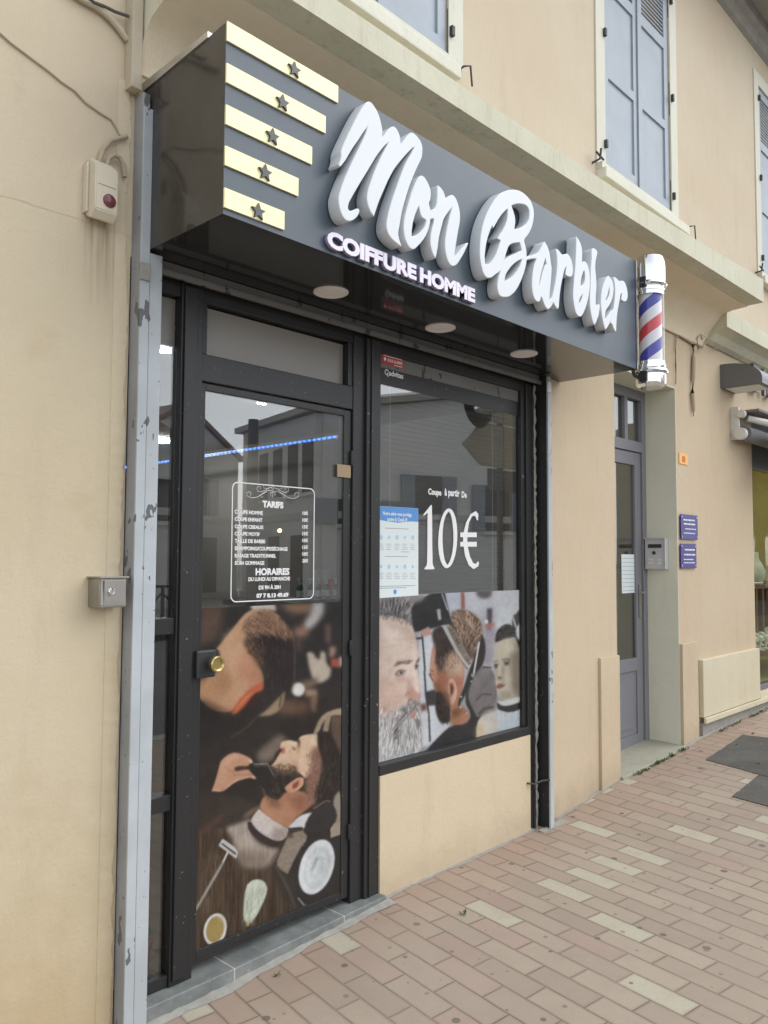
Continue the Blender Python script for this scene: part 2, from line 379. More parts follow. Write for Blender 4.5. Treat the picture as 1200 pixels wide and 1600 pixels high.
def atube(bm, pts, r, seg=8):
    pts = [Vector(p) for p in pts]; rings = []
    for i, p in enumerate(pts):
        d = (pts[min(i+1, len(pts)-1)]-pts[max(i-1, 0)]).normalized()
        u = d.cross(Vector((0, 0, 1))); u = u.normalized() if u.length > 1e-3 else Vector((1, 0, 0)); v = d.cross(u)
        rr = r[i] if isinstance(r, (list, tuple)) else r
        rings.append([bm.verts.new(p+(u*math.cos(2*math.pi*j/seg)+v*math.sin(2*math.pi*j/seg))*rr) for j in range(seg)])
    for a, b in zip(rings, rings[1:]):
        for j in range(seg): bm.faces.new((a[j], a[(j+1) % seg], b[(j+1) % seg], b[j]))
    bm.faces.new(rings[0][::-1]); bm.faces.new(rings[-1])
def tube(name, pts, r, mat, parent=None, seg=8):
    bm = bmesh.new(); atube(bm, pts, r, seg); return finish(name, bm, mat, parent, True)
def alathe(bm, prof, c=(0, 0, 0), seg=48, axis='Z'):
    rings = []
    for r, h in prof:
        ring = []
        for j in range(seg):
            a = 2*math.pi*j/seg; q = (r*math.cos(a), r*math.sin(a), h)
            if axis == 'Y': q = (q[0], h, q[1])
            if axis == 'X': q = (h, q[0], q[1])
            ring.append(bm.verts.new((c[0]+q[0], c[1]+q[1], c[2]+q[2])))
        rings.append(ring)
    for a, b in zip(rings, rings[1:]):
        for j in range(seg): bm.faces.new((a[j], a[(j+1) % seg], b[(j+1) % seg], b[j]))
    bm.faces.new(rings[0][::-1]); bm.faces.new(rings[-1]); bmesh.ops.recalc_face_normals(bm, faces=bm.faces)
def lathe(name, prof, c, mat, parent=None, seg=48, axis='Z'):
    bm = bmesh.new(); alathe(bm, prof, c, seg, axis); return finish(name, bm, mat, parent, True)
def smooth_pts(pts, it=2, keep=48):
    for _ in range(it):
        n = len(pts); out = []
        for i in range(n):
            p0, p1, p2 = Vector(pts[i-1]), Vector(pts[i]), Vector(pts[(i+1) % n])
            a, b = p1-p0, p2-p1
            ang = math.degrees(a.angle(b)) if a.length > 1e-9 and b.length > 1e-9 else 0
            if ang > 75: out.append(tuple(p1))
            else: out += [tuple(p1-a*.25), tuple(p1+b*.25)]
        pts = out
    return pts
def curve_solid(name, loops, yf, yb, mat, parent=None, bevel=.0, smooth=2):
    cu = bpy.data.curves.new(name, 'CURVE'); cu.dimensions = '2D'; cu.fill_mode = 'BOTH'
    for lp in loops:
        lp = smooth_pts(lp, smooth) if smooth else lp
        sp = cu.splines.new('POLY'); sp.points.add(len(lp)-1)
        for i, p in enumerate(lp): sp.points[i].co = (p[0], p[1], 0, 1)
        sp.use_cyclic_u = True
    cu.extrude = abs(yb-yf)/2-bevel; cu.bevel_depth = bevel; cu.bevel_resolution = 2; cu.offset = -bevel
    return curve_to_mesh(name, cu, (yf+yb)/2, mat, parent)
def curve_to_mesh(name, cu, ymid, mat, parent, fn=None):
    tmp = bpy.data.objects.new('tmp', cu); COL.objects.link(tmp)
    dg = bpy.context.evaluated_depsgraph_get(); me = bpy.data.meshes.new_from_object(tmp.evaluated_get(dg))
    bpy.data.objects.remove(tmp); bpy.data.curves.remove(cu)
    n = len(me.vertices); co = np.empty(n*3); me.vertices.foreach_get('co', co); co = co.reshape(-1, 3)
    if fn is not None: co = fn(co)
    out = np.stack([co[:, 0], ymid-co[:, 2], co[:, 1]], -1)
    me.vertices.foreach_set('co', out.ravel()); me.update()
    me.name = name; me.materials.clear(); me.materials.append(MAT[mat])
    o = bpy.data.objects.new(name, me); COL.objects.link(o)
    if parent is not None: o.parent = parent
    return o
def text(name, s, x0, x1, z0, z1, y, mat, parent=None, depth=.0012, bold=.02, shear=0, tilt=0):
    cu = bpy.data.curves.new(name, 'FONT'); cu.body = s; cu.size = 1; cu.extrude = .05; cu.offset = bold; cu.fill_mode = 'BOTH'
    cu.resolution_u = 3
    def fn(co):
        mn, mx = co.min(0), co.max(0)
        q = co.copy()
        q[:, 0] = x0+(co[:, 0]-mn[0])/(mx[0]-mn[0])*(x1-x0)
        q[:, 1] = z0+(co[:, 1]-mn[1])/(mx[1]-mn[1])*(z1-z0)+tilt*(co[:, 0]-mn[0])/(mx[0]-mn[0])
        q[:, 2] = co[:, 2]/.05*depth/2; return q
    return curve_to_mesh(name, cu, y-depth/2, mat, parent, fn)
def wall_holes(bm, x0, x1, z0, z1, y0, y1, holes):
    xs = sorted({x0, x1, *[h[0] for h in holes], *[h[1] for h in holes]}); xs = [x for x in xs if x0 <= x <= x1]
    zs = sorted({z0, z1, *[h[2] for h in holes], *[h[3] for h in holes]}); zs = [z for z in zs if z0 <= z <= z1]
    V = {}
    def v(i, j, y):
        if (i, j, y) not in V: V[i, j, y] = bm.verts.new((xs[i], y, zs[j]))
        return V[i, j, y]
    def solid(i, j):
        if not (0 <= i < len(xs)-1 and 0 <= j < len(zs)-1): return False
        cx, cz = (xs[i]+xs[i+1])/2, (zs[j]+zs[j+1])/2
        return not any(h[0] < cx < h[1] and h[2] < cz < h[3] for h in holes)
    for i in range(len(xs)-1):
        for j in range(len(zs)-1):
            if not solid(i, j): continue
            bm.faces.new((v(i, j, y0), v(i+1, j, y0), v(i+1, j+1, y0), v(i, j+1, y0)))
            bm.faces.new((v(i, j, y1), v(i, j+1, y1), v(i+1, j+1, y1), v(i+1, j, y1)))
            for (ni, nj, a, b) in ((i-1, j, (i, j), (i, j+1)), (i+1, j, (i+1, j+1), (i+1, j)), (i, j-1, (i+1, j), (i, j)), (i, j+1, (i, j+1), (i+1, j+1))):
                if not solid(ni, nj): bm.faces.new((v(*a, y0), v(*b, y0), v(*b, y1), v(*a, y1)))
    bmesh.ops.recalc_face_normals(bm, faces=bm.faces)
def thing(name, label, cat, loc=(0, 0, 0), group=None):
    o = bpy.data.objects.new(name, None); COL.objects.link(o); o.location = loc; o.empty_display_size = .1
    o['label'] = label; o['category'] = cat
    if group: o['group'] = group
    o['_root'] = 1; return o
def adopt(root):                                # parts were built in world coordinates
    bpy.context.view_layer.update()
    for c in root.children: c.matrix_parent_inverse = root.matrix_world.inverted()
    if '_root' in root: del root['_root']
def tag(o, label, cat, group=None, kind=None):
    o['label'] = label; o['category'] = cat
    if group: o['group'] = group
    if kind: o['kind'] = kind
    return o
def struct(o): o['kind'] = 'structure'; return o

# ------------------------------------------------------------------ ground
GX = [-60, 1.2, 1.55, 2.0, 2.84, 4.2, 4.45, 4.85, 5.3, 6.35, 7.0, 8.6, 14, 80]
GZ = [-.12, -.085, -.07, -.058, -.004, .01, .018, .052, .10, .155, .195, .24, .32, .35]
def gz(x): return float(np.interp(x, GX, GZ))
def sheet(name, xs, y0, y1, dz, mat, thick=0):
    bm = bmesh.new(); a = [bm.verts.new((x, y0, gz(x)+dz)) for x in xs]; b = [bm.verts.new((x, y1, gz(x)+dz)) for x in xs]
    for i in range(len(xs)-1): bm.faces.new((a[i], a[i+1], b[i+1], b[i]))
    if thick:
        c = [bm.verts.new((x, y0, gz(x)+dz-thick)) for x in xs]
        for i in range(len(xs)-1): bm.faces.new((c[i], c[i+1], a[i+1], a[i]))
    bmesh.ops.recalc_face_normals(bm, faces=bm.faces)
    return struct(finish(name, bm, mat))
XS = sorted(set([-60, -20, -5]+list(np.arange(0, 12, .25))+[12, 14, 20, 40, 80]))
sheet('pavement', XS, -3.6, .5, 0, 'paver', .2)
sheet('kerb', XS, -3.78, -3.6, .004, 'kerb', .2)
sheet('road', XS, -10.5, -3.6, -.13, 'asphalt')
sheet('opposite_pavement', XS, -26, -10.5, 0, 'kerb', .15)
bm = bmesh.new(); abox(bm, -400, 400, -400, 400, -1.2, -.6); struct(finish('ground', bm, 'asphalt'))

# two dark asphalt patches in the pavement
def ground_patch(pix, z, label):
    bm = bmesh.new(); P = []
    for (x, y) in pix:
        p = atz(x, y, z); P.append(p)
    # roughen the outline
    Q = []
    for i in range(len(P)):
        a, b = P[i], P[(i+1) % len(P)]
        for k in range(24):
            q = a.lerp(b, k/24); q += Vector((random.uniform(-.004, .004), random.uniform(-.004, .004), 0)); Q.append(q)
    top = [bm.verts.new((q.x, q.y, gz(q.x)+.0045)) for q in Q]; bot = [bm.verts.new((q.x, q.y, gz(q.x)-.05)) for q in Q]
    bm.faces.new(top)
    for i in range(len(Q)): bm.faces.new((bot[i], bot[(i+1) % len(Q)], top[(i+1) % len(Q)], top[i]))
    bmesh.ops.triangulate(bm, faces=[f for f in bm.faces if len(f.verts) > 4]); bmesh.ops.recalc_face_normals(bm, faces=bm.faces)
    return tag(finish('asphalt_patch', bm, 'patch'), label, 'asphalt patch', 'asphalt repairs in the pavement')
ground_patch([(1102, 1176), (1160, 1148), (1260, 1160), (1290, 1215), (1195, 1199)], .195, 'larger dark asphalt repair in the pavers, nearer the shop wall')
ground_patch([(1144, 1229), (1186, 1203), (1260, 1222), (1290, 1262), (1200, 1243)], .17, 'dark asphalt repair in the pavers, farther from the wall and nearer the viewer')

# ------------------------------------------------------------------ buildings
# left neighbour
B1 = thing('house', 'beige rendered house wall left of the barber shop, with stained foot and a cracked surface', 'building', (0, .2, 0))
bm = bmesh.new(); wall_holes(bm, -8, 1.505, -.6, 8, 0, .3, []); finish('wall', bm, 'plaster_left', B1)
box('side_wall', -8, -7.7, .3, 8, -.6, 8, 'plaster_left', B1)
bm = bmesh.new(); prev = None; xe = 1.49
for i in range(260):
    z = -.09+i*.0135; xe += random.uniform(-.004, .004); xe = min(1.500, max(1.478, xe)); t = .010+random.uniform(-.002, .002)
    cur = [bm.verts.new((1.44, -.001, z)), bm.verts.new((1.46, -t*.8, z)), bm.verts.new((xe-.004, -t, z)), bm.verts.new((xe, -.001, z))]
    if prev:
        for k in range(3): bm.faces.new((prev[k], prev[k+1], cur[k+1], cur[k]))
    prev = cur
bmesh.ops.recalc_face_normals(bm, faces=bm.faces); finish('plaster_edge', bm, 'plaster_left', B1, True)
adopt(B1)

B2 = thing('town_building', 'peach rendered town building with shuttered upper windows above the barber shop', 'building', (5, .2, 0))
WIN = [(2.30, 3.385), (5.175, 6.275), (8.40, 9.5)]; WZS = [4.395, 4.43, 4.50]; WZ1 = 6.45
bm = bmesh.new()
wall_holes(bm, 1.505, 14, 3.55, 6.9, 0, .3, [(a, b, z, WZ1) for (a, b), z in zip(WIN, WZS)]); finish('upper_wall', bm, 'plaster_upper', B2)
# ground floor
bm = bmesh.new()
wall_holes(bm, 1.505, 4.87, -.5, 3.55, 0, .3, [(1.505, 4.352, -.5, 2.745)])
wall_holes(bm, 4.87, 14, -.5, 3.55, .014, .3, [(5.30, 6.34, -.5, 3.018), (8.05, 11.2, .36, 3.0)])
finish('ground_floor_wall', bm, 'plaster_peach', B2)
bm = bmesh.new()                                 # edge bands and plinths
abox(bm, 5.035, 5.30, -.006, .014, -.5, .955, .004); finish('plinth', bm, 'plaster_peach', B2)
box('plinth', 6.34, 6.64, -.012, .014, -.5, .955, 'plaster_peach', B2, .004)
bm = bmesh.new(); abox(bm, 6.70, 8.03, -.028, .014, .33, .80, .006); abox(bm, 6.69, 12, -.05, -.028, .285, .33, .006); abox(bm, 8.03, 11.2, -.03, .3, .30, .37, .004)
finish('stone_panel', bm, 'shop_cream', B2)
box('panel_foot', 6.69, 12, -.02, .014, -.3, .285, 'cement', B2)
# door reveal lining
bm = bmesh.new(); abox(bm, 6.332, 6.3405, .0145, .30, -.3, 3.016); abox(bm, 5.30, 6.331, .0145, .30, 3.008, 3.0175); finish('door_reveal', bm, 'reveal', B2)
# ledge with cavetto underside
bm = bmesh.new(); prev = None; CX = [1.511, 3.0, 4.7, 5.8, 6.9]; CB_ = [3.682, 3.690, 3.708, 3.726, 3.742]; CT_ = [3.806, 3.815, 3.842, 3.886, 3.942]
for x, zb_, zt_ in zip(CX, CB_, CT_):
    pr = [(-.50, zb_), (-.50, zt_-.008), (-.49, zt_), (.002, zt_+.035), (.002, 3.45), (-.012, 3.455), (-.02, 3.50), (-.05, 3.57), (-.10, 3.63), (-.17, zb_-.03), (-.25, zb_-.014), (-.37, zb_-.008), (-.372, zb_-.001)]
    cur = [bm.verts.new((x, y, z)) for y, z in pr]
    if prev:
        for k in range(len(pr)): bm.faces.new((prev[k], cur[k], cur[(k+1) % len(pr)], prev[(k+1) % len(pr)]))
    else: bm.faces.new(cur)
    prev = cur
bm.faces.new(prev[::-1]); bmesh.ops.recalc_face_normals(bm, faces=bm.faces)
lo = finish('cornice', bm, 'ledge', B2, True)
lo.data.materials.append(MAT['cove'])
for p in lo.data.polygons:
    c = p.center
    if -.372 < c.y < 0 and c.z < 3.735 and abs(p.normal.x) < .5: p.material_index = 1
prof2 = [(-.20, 3.60), (-.20, 3.745), (.002, 3.77), (.002, 3.50), (-.05, 3.52), (-.10, 3.57), (-.16, 3.595)]
bm = bmesh.new(); axprism(bm, prof2, 6.903, 14); finish('shop_cornice', bm, 'ledge', B2)
# eaves
bm = bmesh.new(); axprism(bm, [(0.002, 6.80), (-.04, 6.82), (-.07, 6.90), (-.12, 6.93), (-.12, 7.02), (.002, 7.02)], 1.3, 14)
abox(bm, 1.3, 14, -.62, .0, 7.022, 7.08); abox(bm, 1.3, 14, -.70, -.621, 6.98, 7.10)
finish('eave', bm, 'roof_soffit', B2)
bm = bmesh.new(); axprism(bm, [(-.72, 7.101), (.3, 7.4), (4, 8.6), (4, 8.4), (-.3, 7.101)], 1.3, 14); finish('roof', bm, 'house_roof', B2)
box('rear_wall', 1.505, 14, 6, 6.3, -.5, 8, 'plaster_left', B2)

def shutter_leaf(bm, x0, x1, z0, z1, y):
    t = .035
    zA, zB, zC = z0+(z1-z0)*.36, z0+(z1-z0)*.70, z1
    st = .07
    abox(bm, x0, x0+st, y, y+t, z0, z1); abox(bm, x1-st, x1, y, y+t, z0, z1)
    for za, zb in ((z0, z0+.1), (zA-.035, zA+.035), (zB-.045, zB+.045), (z1-.08, z1)): abox(bm, x0+st, x1-st, y, y+t, za, zb)
    for za, zb in ((z0+.1, zA-.035), (zA+.035, zB-.045)): abox(bm, x0+st, x1-st, y+.014, y+t-.004, za, zb)
    n = 14; za, zb = zB+.045, z1-.08
    for i in range(n):
        zc = za+(i+.5)*(zb-za)/n
        vs_ = []
        for x in (x0+st, x1-st):
            for yy, zz in ((y+.004, zc-.022), (y+.004, zc-.012), (y+t-.003, zc+.022), (y+t-.003, zc+.012)): vs_.append(bm.verts.new((x, yy, zz)))
        a, b = vs_[:4], vs_[4:]
        for k in range(4): bm.faces.new((a[k], a[(k+1) % 4], b[(k+1) % 4], b[k]))
for i, (a, b) in enumerate(WIN):
    WZ0 = WZS[i]; bm = bmesh.new()
    s = .13
    abox(bm, a-s, a-.002, -.012, .0, WZ0-.02, WZ1+s, .003); abox(bm, b+.002, b+s, -.012, .0, WZ0-.02, WZ1+s, .003)
    abox(bm, a-.002, b+.002, -.012, .0, WZ1+.002, WZ1+s, .003)
    win = finish('window', bm, 'cream_paint', B2)
    bm = bmesh.new(); abox(bm, a-s+.01, b+(.035 if i == 0 else .20), -.075, .02, WZ0-.135, WZ0-.062, .008); abox(bm, a-s+.01, b+.02, -.045, .02, WZ0-.0615, WZ0-.015, .003); sl = finish('sill', bm, 'cream_paint', win)
    mid = (a+b)/2
    for x0, x1 in ((a+.006, mid-.004), (mid+.004, b-.006)):
        bm = bmesh.new(); shutter_leaf(bm, x0, x1, WZ0, WZ1-.006, .005); finish('shutter', bm, 'shutter', win)
    box('cover_strip', mid-.018, mid+.018, -.008, .004, WZ0+.01, WZ1-.02, 'shutter', win, .003)
    for z in (WZ0+.145, WZ0+.97, WZ0+1.80):
        for side in (-1, 1):
            xe = a if side < 0 else b
            bm = bmesh.new()
            abox(bm, xe-.02, xe+.0, -.004, .004, z-.14, z+.14, .002) if side < 0 else abox(bm, xe, xe+.02, -.004, .004, z-.14, z+.14, .002)
            abox(bm, xe-.03 if side < 0 else xe+.005, xe-.005 if side < 0 else xe+.03, -.035, -.0125, z-.022, z+.035, .003)
            finish('hinge', bm, 'iron', win)
    atub = bmesh.new(); xh = b+(.06 if i == 0 else .22)
    atube(atub, [(xh, .0, WZ0-.07), (xh, -.07, WZ0-.05), (xh+.035, -.09, WZ0-.04), (xh+.05, -.09, WZ0-.15)], .006, 6)
    finish('shutter_stay', atub, 'iron', win, True); atub = bmesh.new(); xh = a-s-.05
    atube(atub, [(xh, .0, WZ0-.04), (xh, -.06, WZ0-.03), (xh, -.07, WZ0+.04)], .008, 6); atube(atub, [(xh-.05, -.06, WZ0-.0), (xh+.05, -.06, WZ0-.02)], .008, 6)
    finish('shutter_stay', atub, 'iron', win, True)
adopt(B2)

# pavement-level cement fillets along the wall
bm = bmesh.new()
def fillet(bm, x0, x1, y, h, wd):
    n = int((x1-x0)/.03); a = []
    for i in range(n+1):
        x = x0+(x1-x0)*i/n; ph = x*7.3; ww = wd*(.7+.22*math.sin(ph)+.15*math.sin(ph*2.7+1)+random.uniform(-.07, .07)); hh = h*random.uniform(.7, 1.15)
        a.append([bm.verts.new((x, y-ww, gz(x)+.002)), bm.verts.new((x, y-ww*.4, gz(x)+hh*.6)), bm.verts.new((x, y+.01, gz(x)+hh))])
    for p, q in zip(a, a[1:]):
        for k in range(2): bm.faces.new((p[k], q[k], q[k+1], p[k+1]))
fillet(bm, 1.56, 2.9, -.045, .016, .045); fillet(bm, 2.88, 4.2, 0, .010, .03); fillet(bm, 4.2, 4.46, -.05, .010, .05)
fillet(bm, 4.45, 5.3, 0, .006, .02); fillet(bm, 6.35, 8.2, -.02, .012, .03)
tag(finish('cement_fillet', bm, 'cement', None, True), 'rough grey cement smeared along the joint of wall and pavers', 'cement', None, 'stuff')

# ------------------------------------------------------------------ shopfront
SF = thing('shopfront', 'black framed barber shopfront with a glazed door, a side pane and a wide display window', 'shopfront', (3, 0, 0))
YF = .026                                       # face of the black frame
def frame(name, x0, x1, z0, z1, y0=YF, y1=.09, parent=SF, bev=.004, mat='black_frame'): return box(name, x0, x1, y0, y1, z0, z1, mat, parent, bev)
bm = bmesh.new()
abox(bm, 1.56, 1.612, YF, .09, .0, 2.70, .003)
abox(bm, 1.741, 1.842, YF-.01, .09, .0, 2.742, .004); abox(bm, 1.75, 1.81, YF-.022, YF-.0101, .02, 2.70, .004)
abox(bm, 1.612, 1.7409, YF, .085, .0, .045, .003)
for z0, z1 in ((.655, .715), (1.325, 1.388), (2.655, 2.70)): abox(bm, 1.612, 1.7409, YF, .085, z0, z1, .003)
abox(bm, 1.56, 4.27, YF+.002, .09, 2.701, 2.743, .003)
finish('side_pane_frame', bm, 'black_frame', SF)
bm = bmesh.new()
abox(bm, 2.70, 2.775, YF-.004, .09, .02, 2.70, .004); abox(bm, 2.7751, 2.872, YF-.022, .09, .02, 2.70, .005); abox(bm, 2.80, 2.812, YF-.03, YF-.0221, .03, 2.7, .002)
abox(bm, 1.8421, 2.70, YF, .09, 2.335, 2.448, .004); abox(bm, 1.8421, 2.70, YF+.002, .09, 2.66, 2.70, .003)
abox(bm, 1.8422, 1.87, YF+.004, .085, 2.449, 2.659, .002); abox(bm, 2.67, 2.6999, YF+.004, .085, 2.449, 2.659, .002)
finish('mullion', bm, 'black_frame', SF)
bm = bmesh.new()
abox(bm, 2.8721, 4.172, YF-.026, .09, .575, .625, .005)
abox(bm, 4.135, 4.172, YF, .09, .626, 2.655, .003); abox(bm, 4.173, 4.232, YF-.014, .09, -.02, 2.70, .004); abox(bm, 2.8721, 4.172, YF+.001, .09, 2.652, 2.70, .003)
abox(bm, 2.8721, 2.886, YF+.003, .085, .626, 2.651)
finish('window_frame', bm, 'black_frame', SF)
bm = bmesh.new(); wall_holes(bm, 2.873, 4.172, -.3, .5745, -.004, .2, []); finish('stall_riser', bm, 'plaster_infill', SF)
bm = bmesh.new()                                # exposed ragged mortar edge beside the right-hand frame
n = 120; prev = None
for i in range(n+1):
    z = gz(4.2)+(2.70-gz(4.2))*i/n; x0 = 4.2325; x1 = 4.262+random.uniform(-.006, .010)
    cur = [bm.verts.new((x0, -.002+random.uniform(-.003, .003), z)), bm.verts.new((x1, .004+random.uniform(-.004, .003), z)), bm.verts.new((x1+.004, .06, z))]
    if prev:
        for k in range(2): bm.faces.new((prev[k], prev[k+1], cur[k+1], cur[k]))
    prev = cur
finish('mortar_edge', bm, 'cement', SF)
box('jamb_back', 4.2321, 4.35, .062, .12, -.3, 2.743, 'black_frame', SF)
# door leaf
bm = bmesh.new(); DX0, DX1 = 1.843, 2.697
abox(bm, DX0, DX0+.028, YF+.008, .08, .05, 2.33, .003); abox(bm, DX1-.046, DX1, YF+.008, .08, .05, 2.33, .004)
abox(bm, DX0+.0281, DX1-.0461, YF+.008, .08, 2.30, 2.33, .003); abox(bm, DX0+.0281, DX1-.0461, YF+.008, .08, .05, .085, .003)
door = finish('door', bm, 'black_frame', SF)
box('glass', DX0+.028, DX1-.046, .040, .046, .085, 2.30, 'glass', door)
for z in (.35, 1.2, 2.1): lathe('hinge', [(.008, -.035), (.009, -.03), (.009, .03), (.008, .035)], (DX1-.002, YF+.0, z), 'black_frame', door, 12)
bm = bmesh.new(); q = at(318, 1036, .03)       # lock housing with brass knob
abox(bm, q.x-.055, q.x+.035, -.006, .03, q.z-.055, q.z+.055, .008); finish('lock', bm, 'dark_plastic', door)
q2 = at(331, 1036, -.03)
lathe('knob', [(.014, .0), (.014, -.02), (.030, -.024), (.032, -.045), (.027, -.05), (.022, -.046), (.0215, -.040), (.004, -.040)], (q.x+.012, -.006, q.z+.002), 'brass', door, 28, 'Y')
box('glass', 1.612, 1.7409, .046, .052, .045, 2.455, 'glass', SF)
WG = box('glass', 2.886, 4.135, .046, .052, .625, 2.497, 'glass', SF)
box('head_glass_stand_in', 2.886, 4.135, .045, .052, 2.4975, 2.584, 'black_frame', SF)  # matte black in place of glass, imitating its dark reflection
box('head_band', 2.887, 4.134, .047, .075, 2.5845, 2.6515, 'rail', SF)
MAT['matte_reflection'] = simple('matte_reflection_panel', (.21, .195, .175), .35, 0, .06, 4)  # for panels replacing upper glass; the dull reflection is put into this colour
box('transom_stand_in', 1.872, 2.668, .065, .072, 2.45, 2.652, 'matte_reflection', SF)
box('side_glass_stand_in', 1.614, 1.7405, .065, .072, 2.455, 2.652, 'matte_reflection', SF)
# sloping slate step
bm = bmesh.new(); xs = list(np.linspace(1.53, 2.875, 14)); prev = None
for x in xs:
    zt = float(np.interp(x, [1.55, 2.0, 2.84], [-.004, .0, .026])); c = []
    for (yy, zz) in ((-.045, -.3), (-.045, zt-.004), (-.041, zt), (.12, zt), (.12, -.3)): c.append(bm.verts.new((x, yy, zz)))
    if prev:
        for k in range(4): bm.faces.new((prev[k], c[k], c[k+1], prev[k+1]))
    else: bm.faces.new(c)
    prev = c
bm.faces.new(prev[::-1]); bmesh.ops.recalc_face_normals(bm, faces=bm.faces); finish('doorstep', bm, 'slate', SF)
# shutter slot rail under the fascia
bm = bmesh.new(); abox(bm, 1.60, 4.30, -.03, -.012, 2.704, 2.728, .003); abox(bm, 1.60, 4.30, -.011, .0, 2.71, 2.763); finish('shutter_rail', bm, 'rail', SF)
adopt(SF)

# roller-shutter guide posts
PL = thing('shutter_guide', 'chipped grey painted metal post at the left edge of the shopfront', 'post', (1.55, 0, 0), 'grey guide posts beside the shopfront')
bm = bmesh.new(); abox(bm, 1.508, 1.538, -.062, .0, -.12, 3.36, .003); finish('rear_flange', bm, 'grey_post_side', PL)
bm = bmesh.new(); abox(bm, 1.5081, 1.545, -.072, -.0625, -.12, 3.30, .002); abox(bm, 1.548, 1.60, -.068, .0, -.12, 2.755, .003); finish('channel', bm, 'grey_post', PL)
q = at(225, 424, -.07); box('bracket', q.x-.02, q.x+.022, -.082, -.0685, q.z-.035, q.z+.03, 'cement', PL, .003)
adopt(PL)
PR = thing('shutter_guide', 'narrow grey metal post between the display window and the peach pilaster', 'post', (4.3, 0, 0), 'grey guide posts beside the shopfront')
bm = bmesh.new(); abox(bm, 4.285, 4.312, -.06, .058, -.05, 2.762, .003); finish('side_plate', bm, 'black_frame', PR)
bm = bmesh.new(); abox(bm, 4.283, 4.318, -.072, -.0605, -.05, 2.75, .002); abox(bm, 4.3181, 4.35, -.056, .0, -.05, 2.75, .003); finish('channel', bm, 'grey_post', PR)
q = at(855, 604, -.07); box('bracket', q.x-.012, q.x+.03, -.082, -.0725, q.z-.035, q.z+.03, 'white_metal', PR, .003)
adopt(PR)
tube('wire_tie', [(4.13, -.01, .30), (4.18, -.03, .29), (4.24, -.04, .30), (4.285, -.065, .30)], .006, 'iron')
tag(bpy.data.objects['wire_tie'], 'short dark bent wire across the foot of the right-hand window frame', 'wire')
# beige square downpipe above the left post
bm = bmesh.new(); abox(bm, 1.462, 1.506, -.055, .0, 3.365, 7.0, .005); abox(bm, 1.507, 1.512, -.03, 0, 3.36, 4.2)
tag(finish('downpipe', bm, 'pipe_beige'), 'square beige downpipe rising above the left grey post', 'pipe')

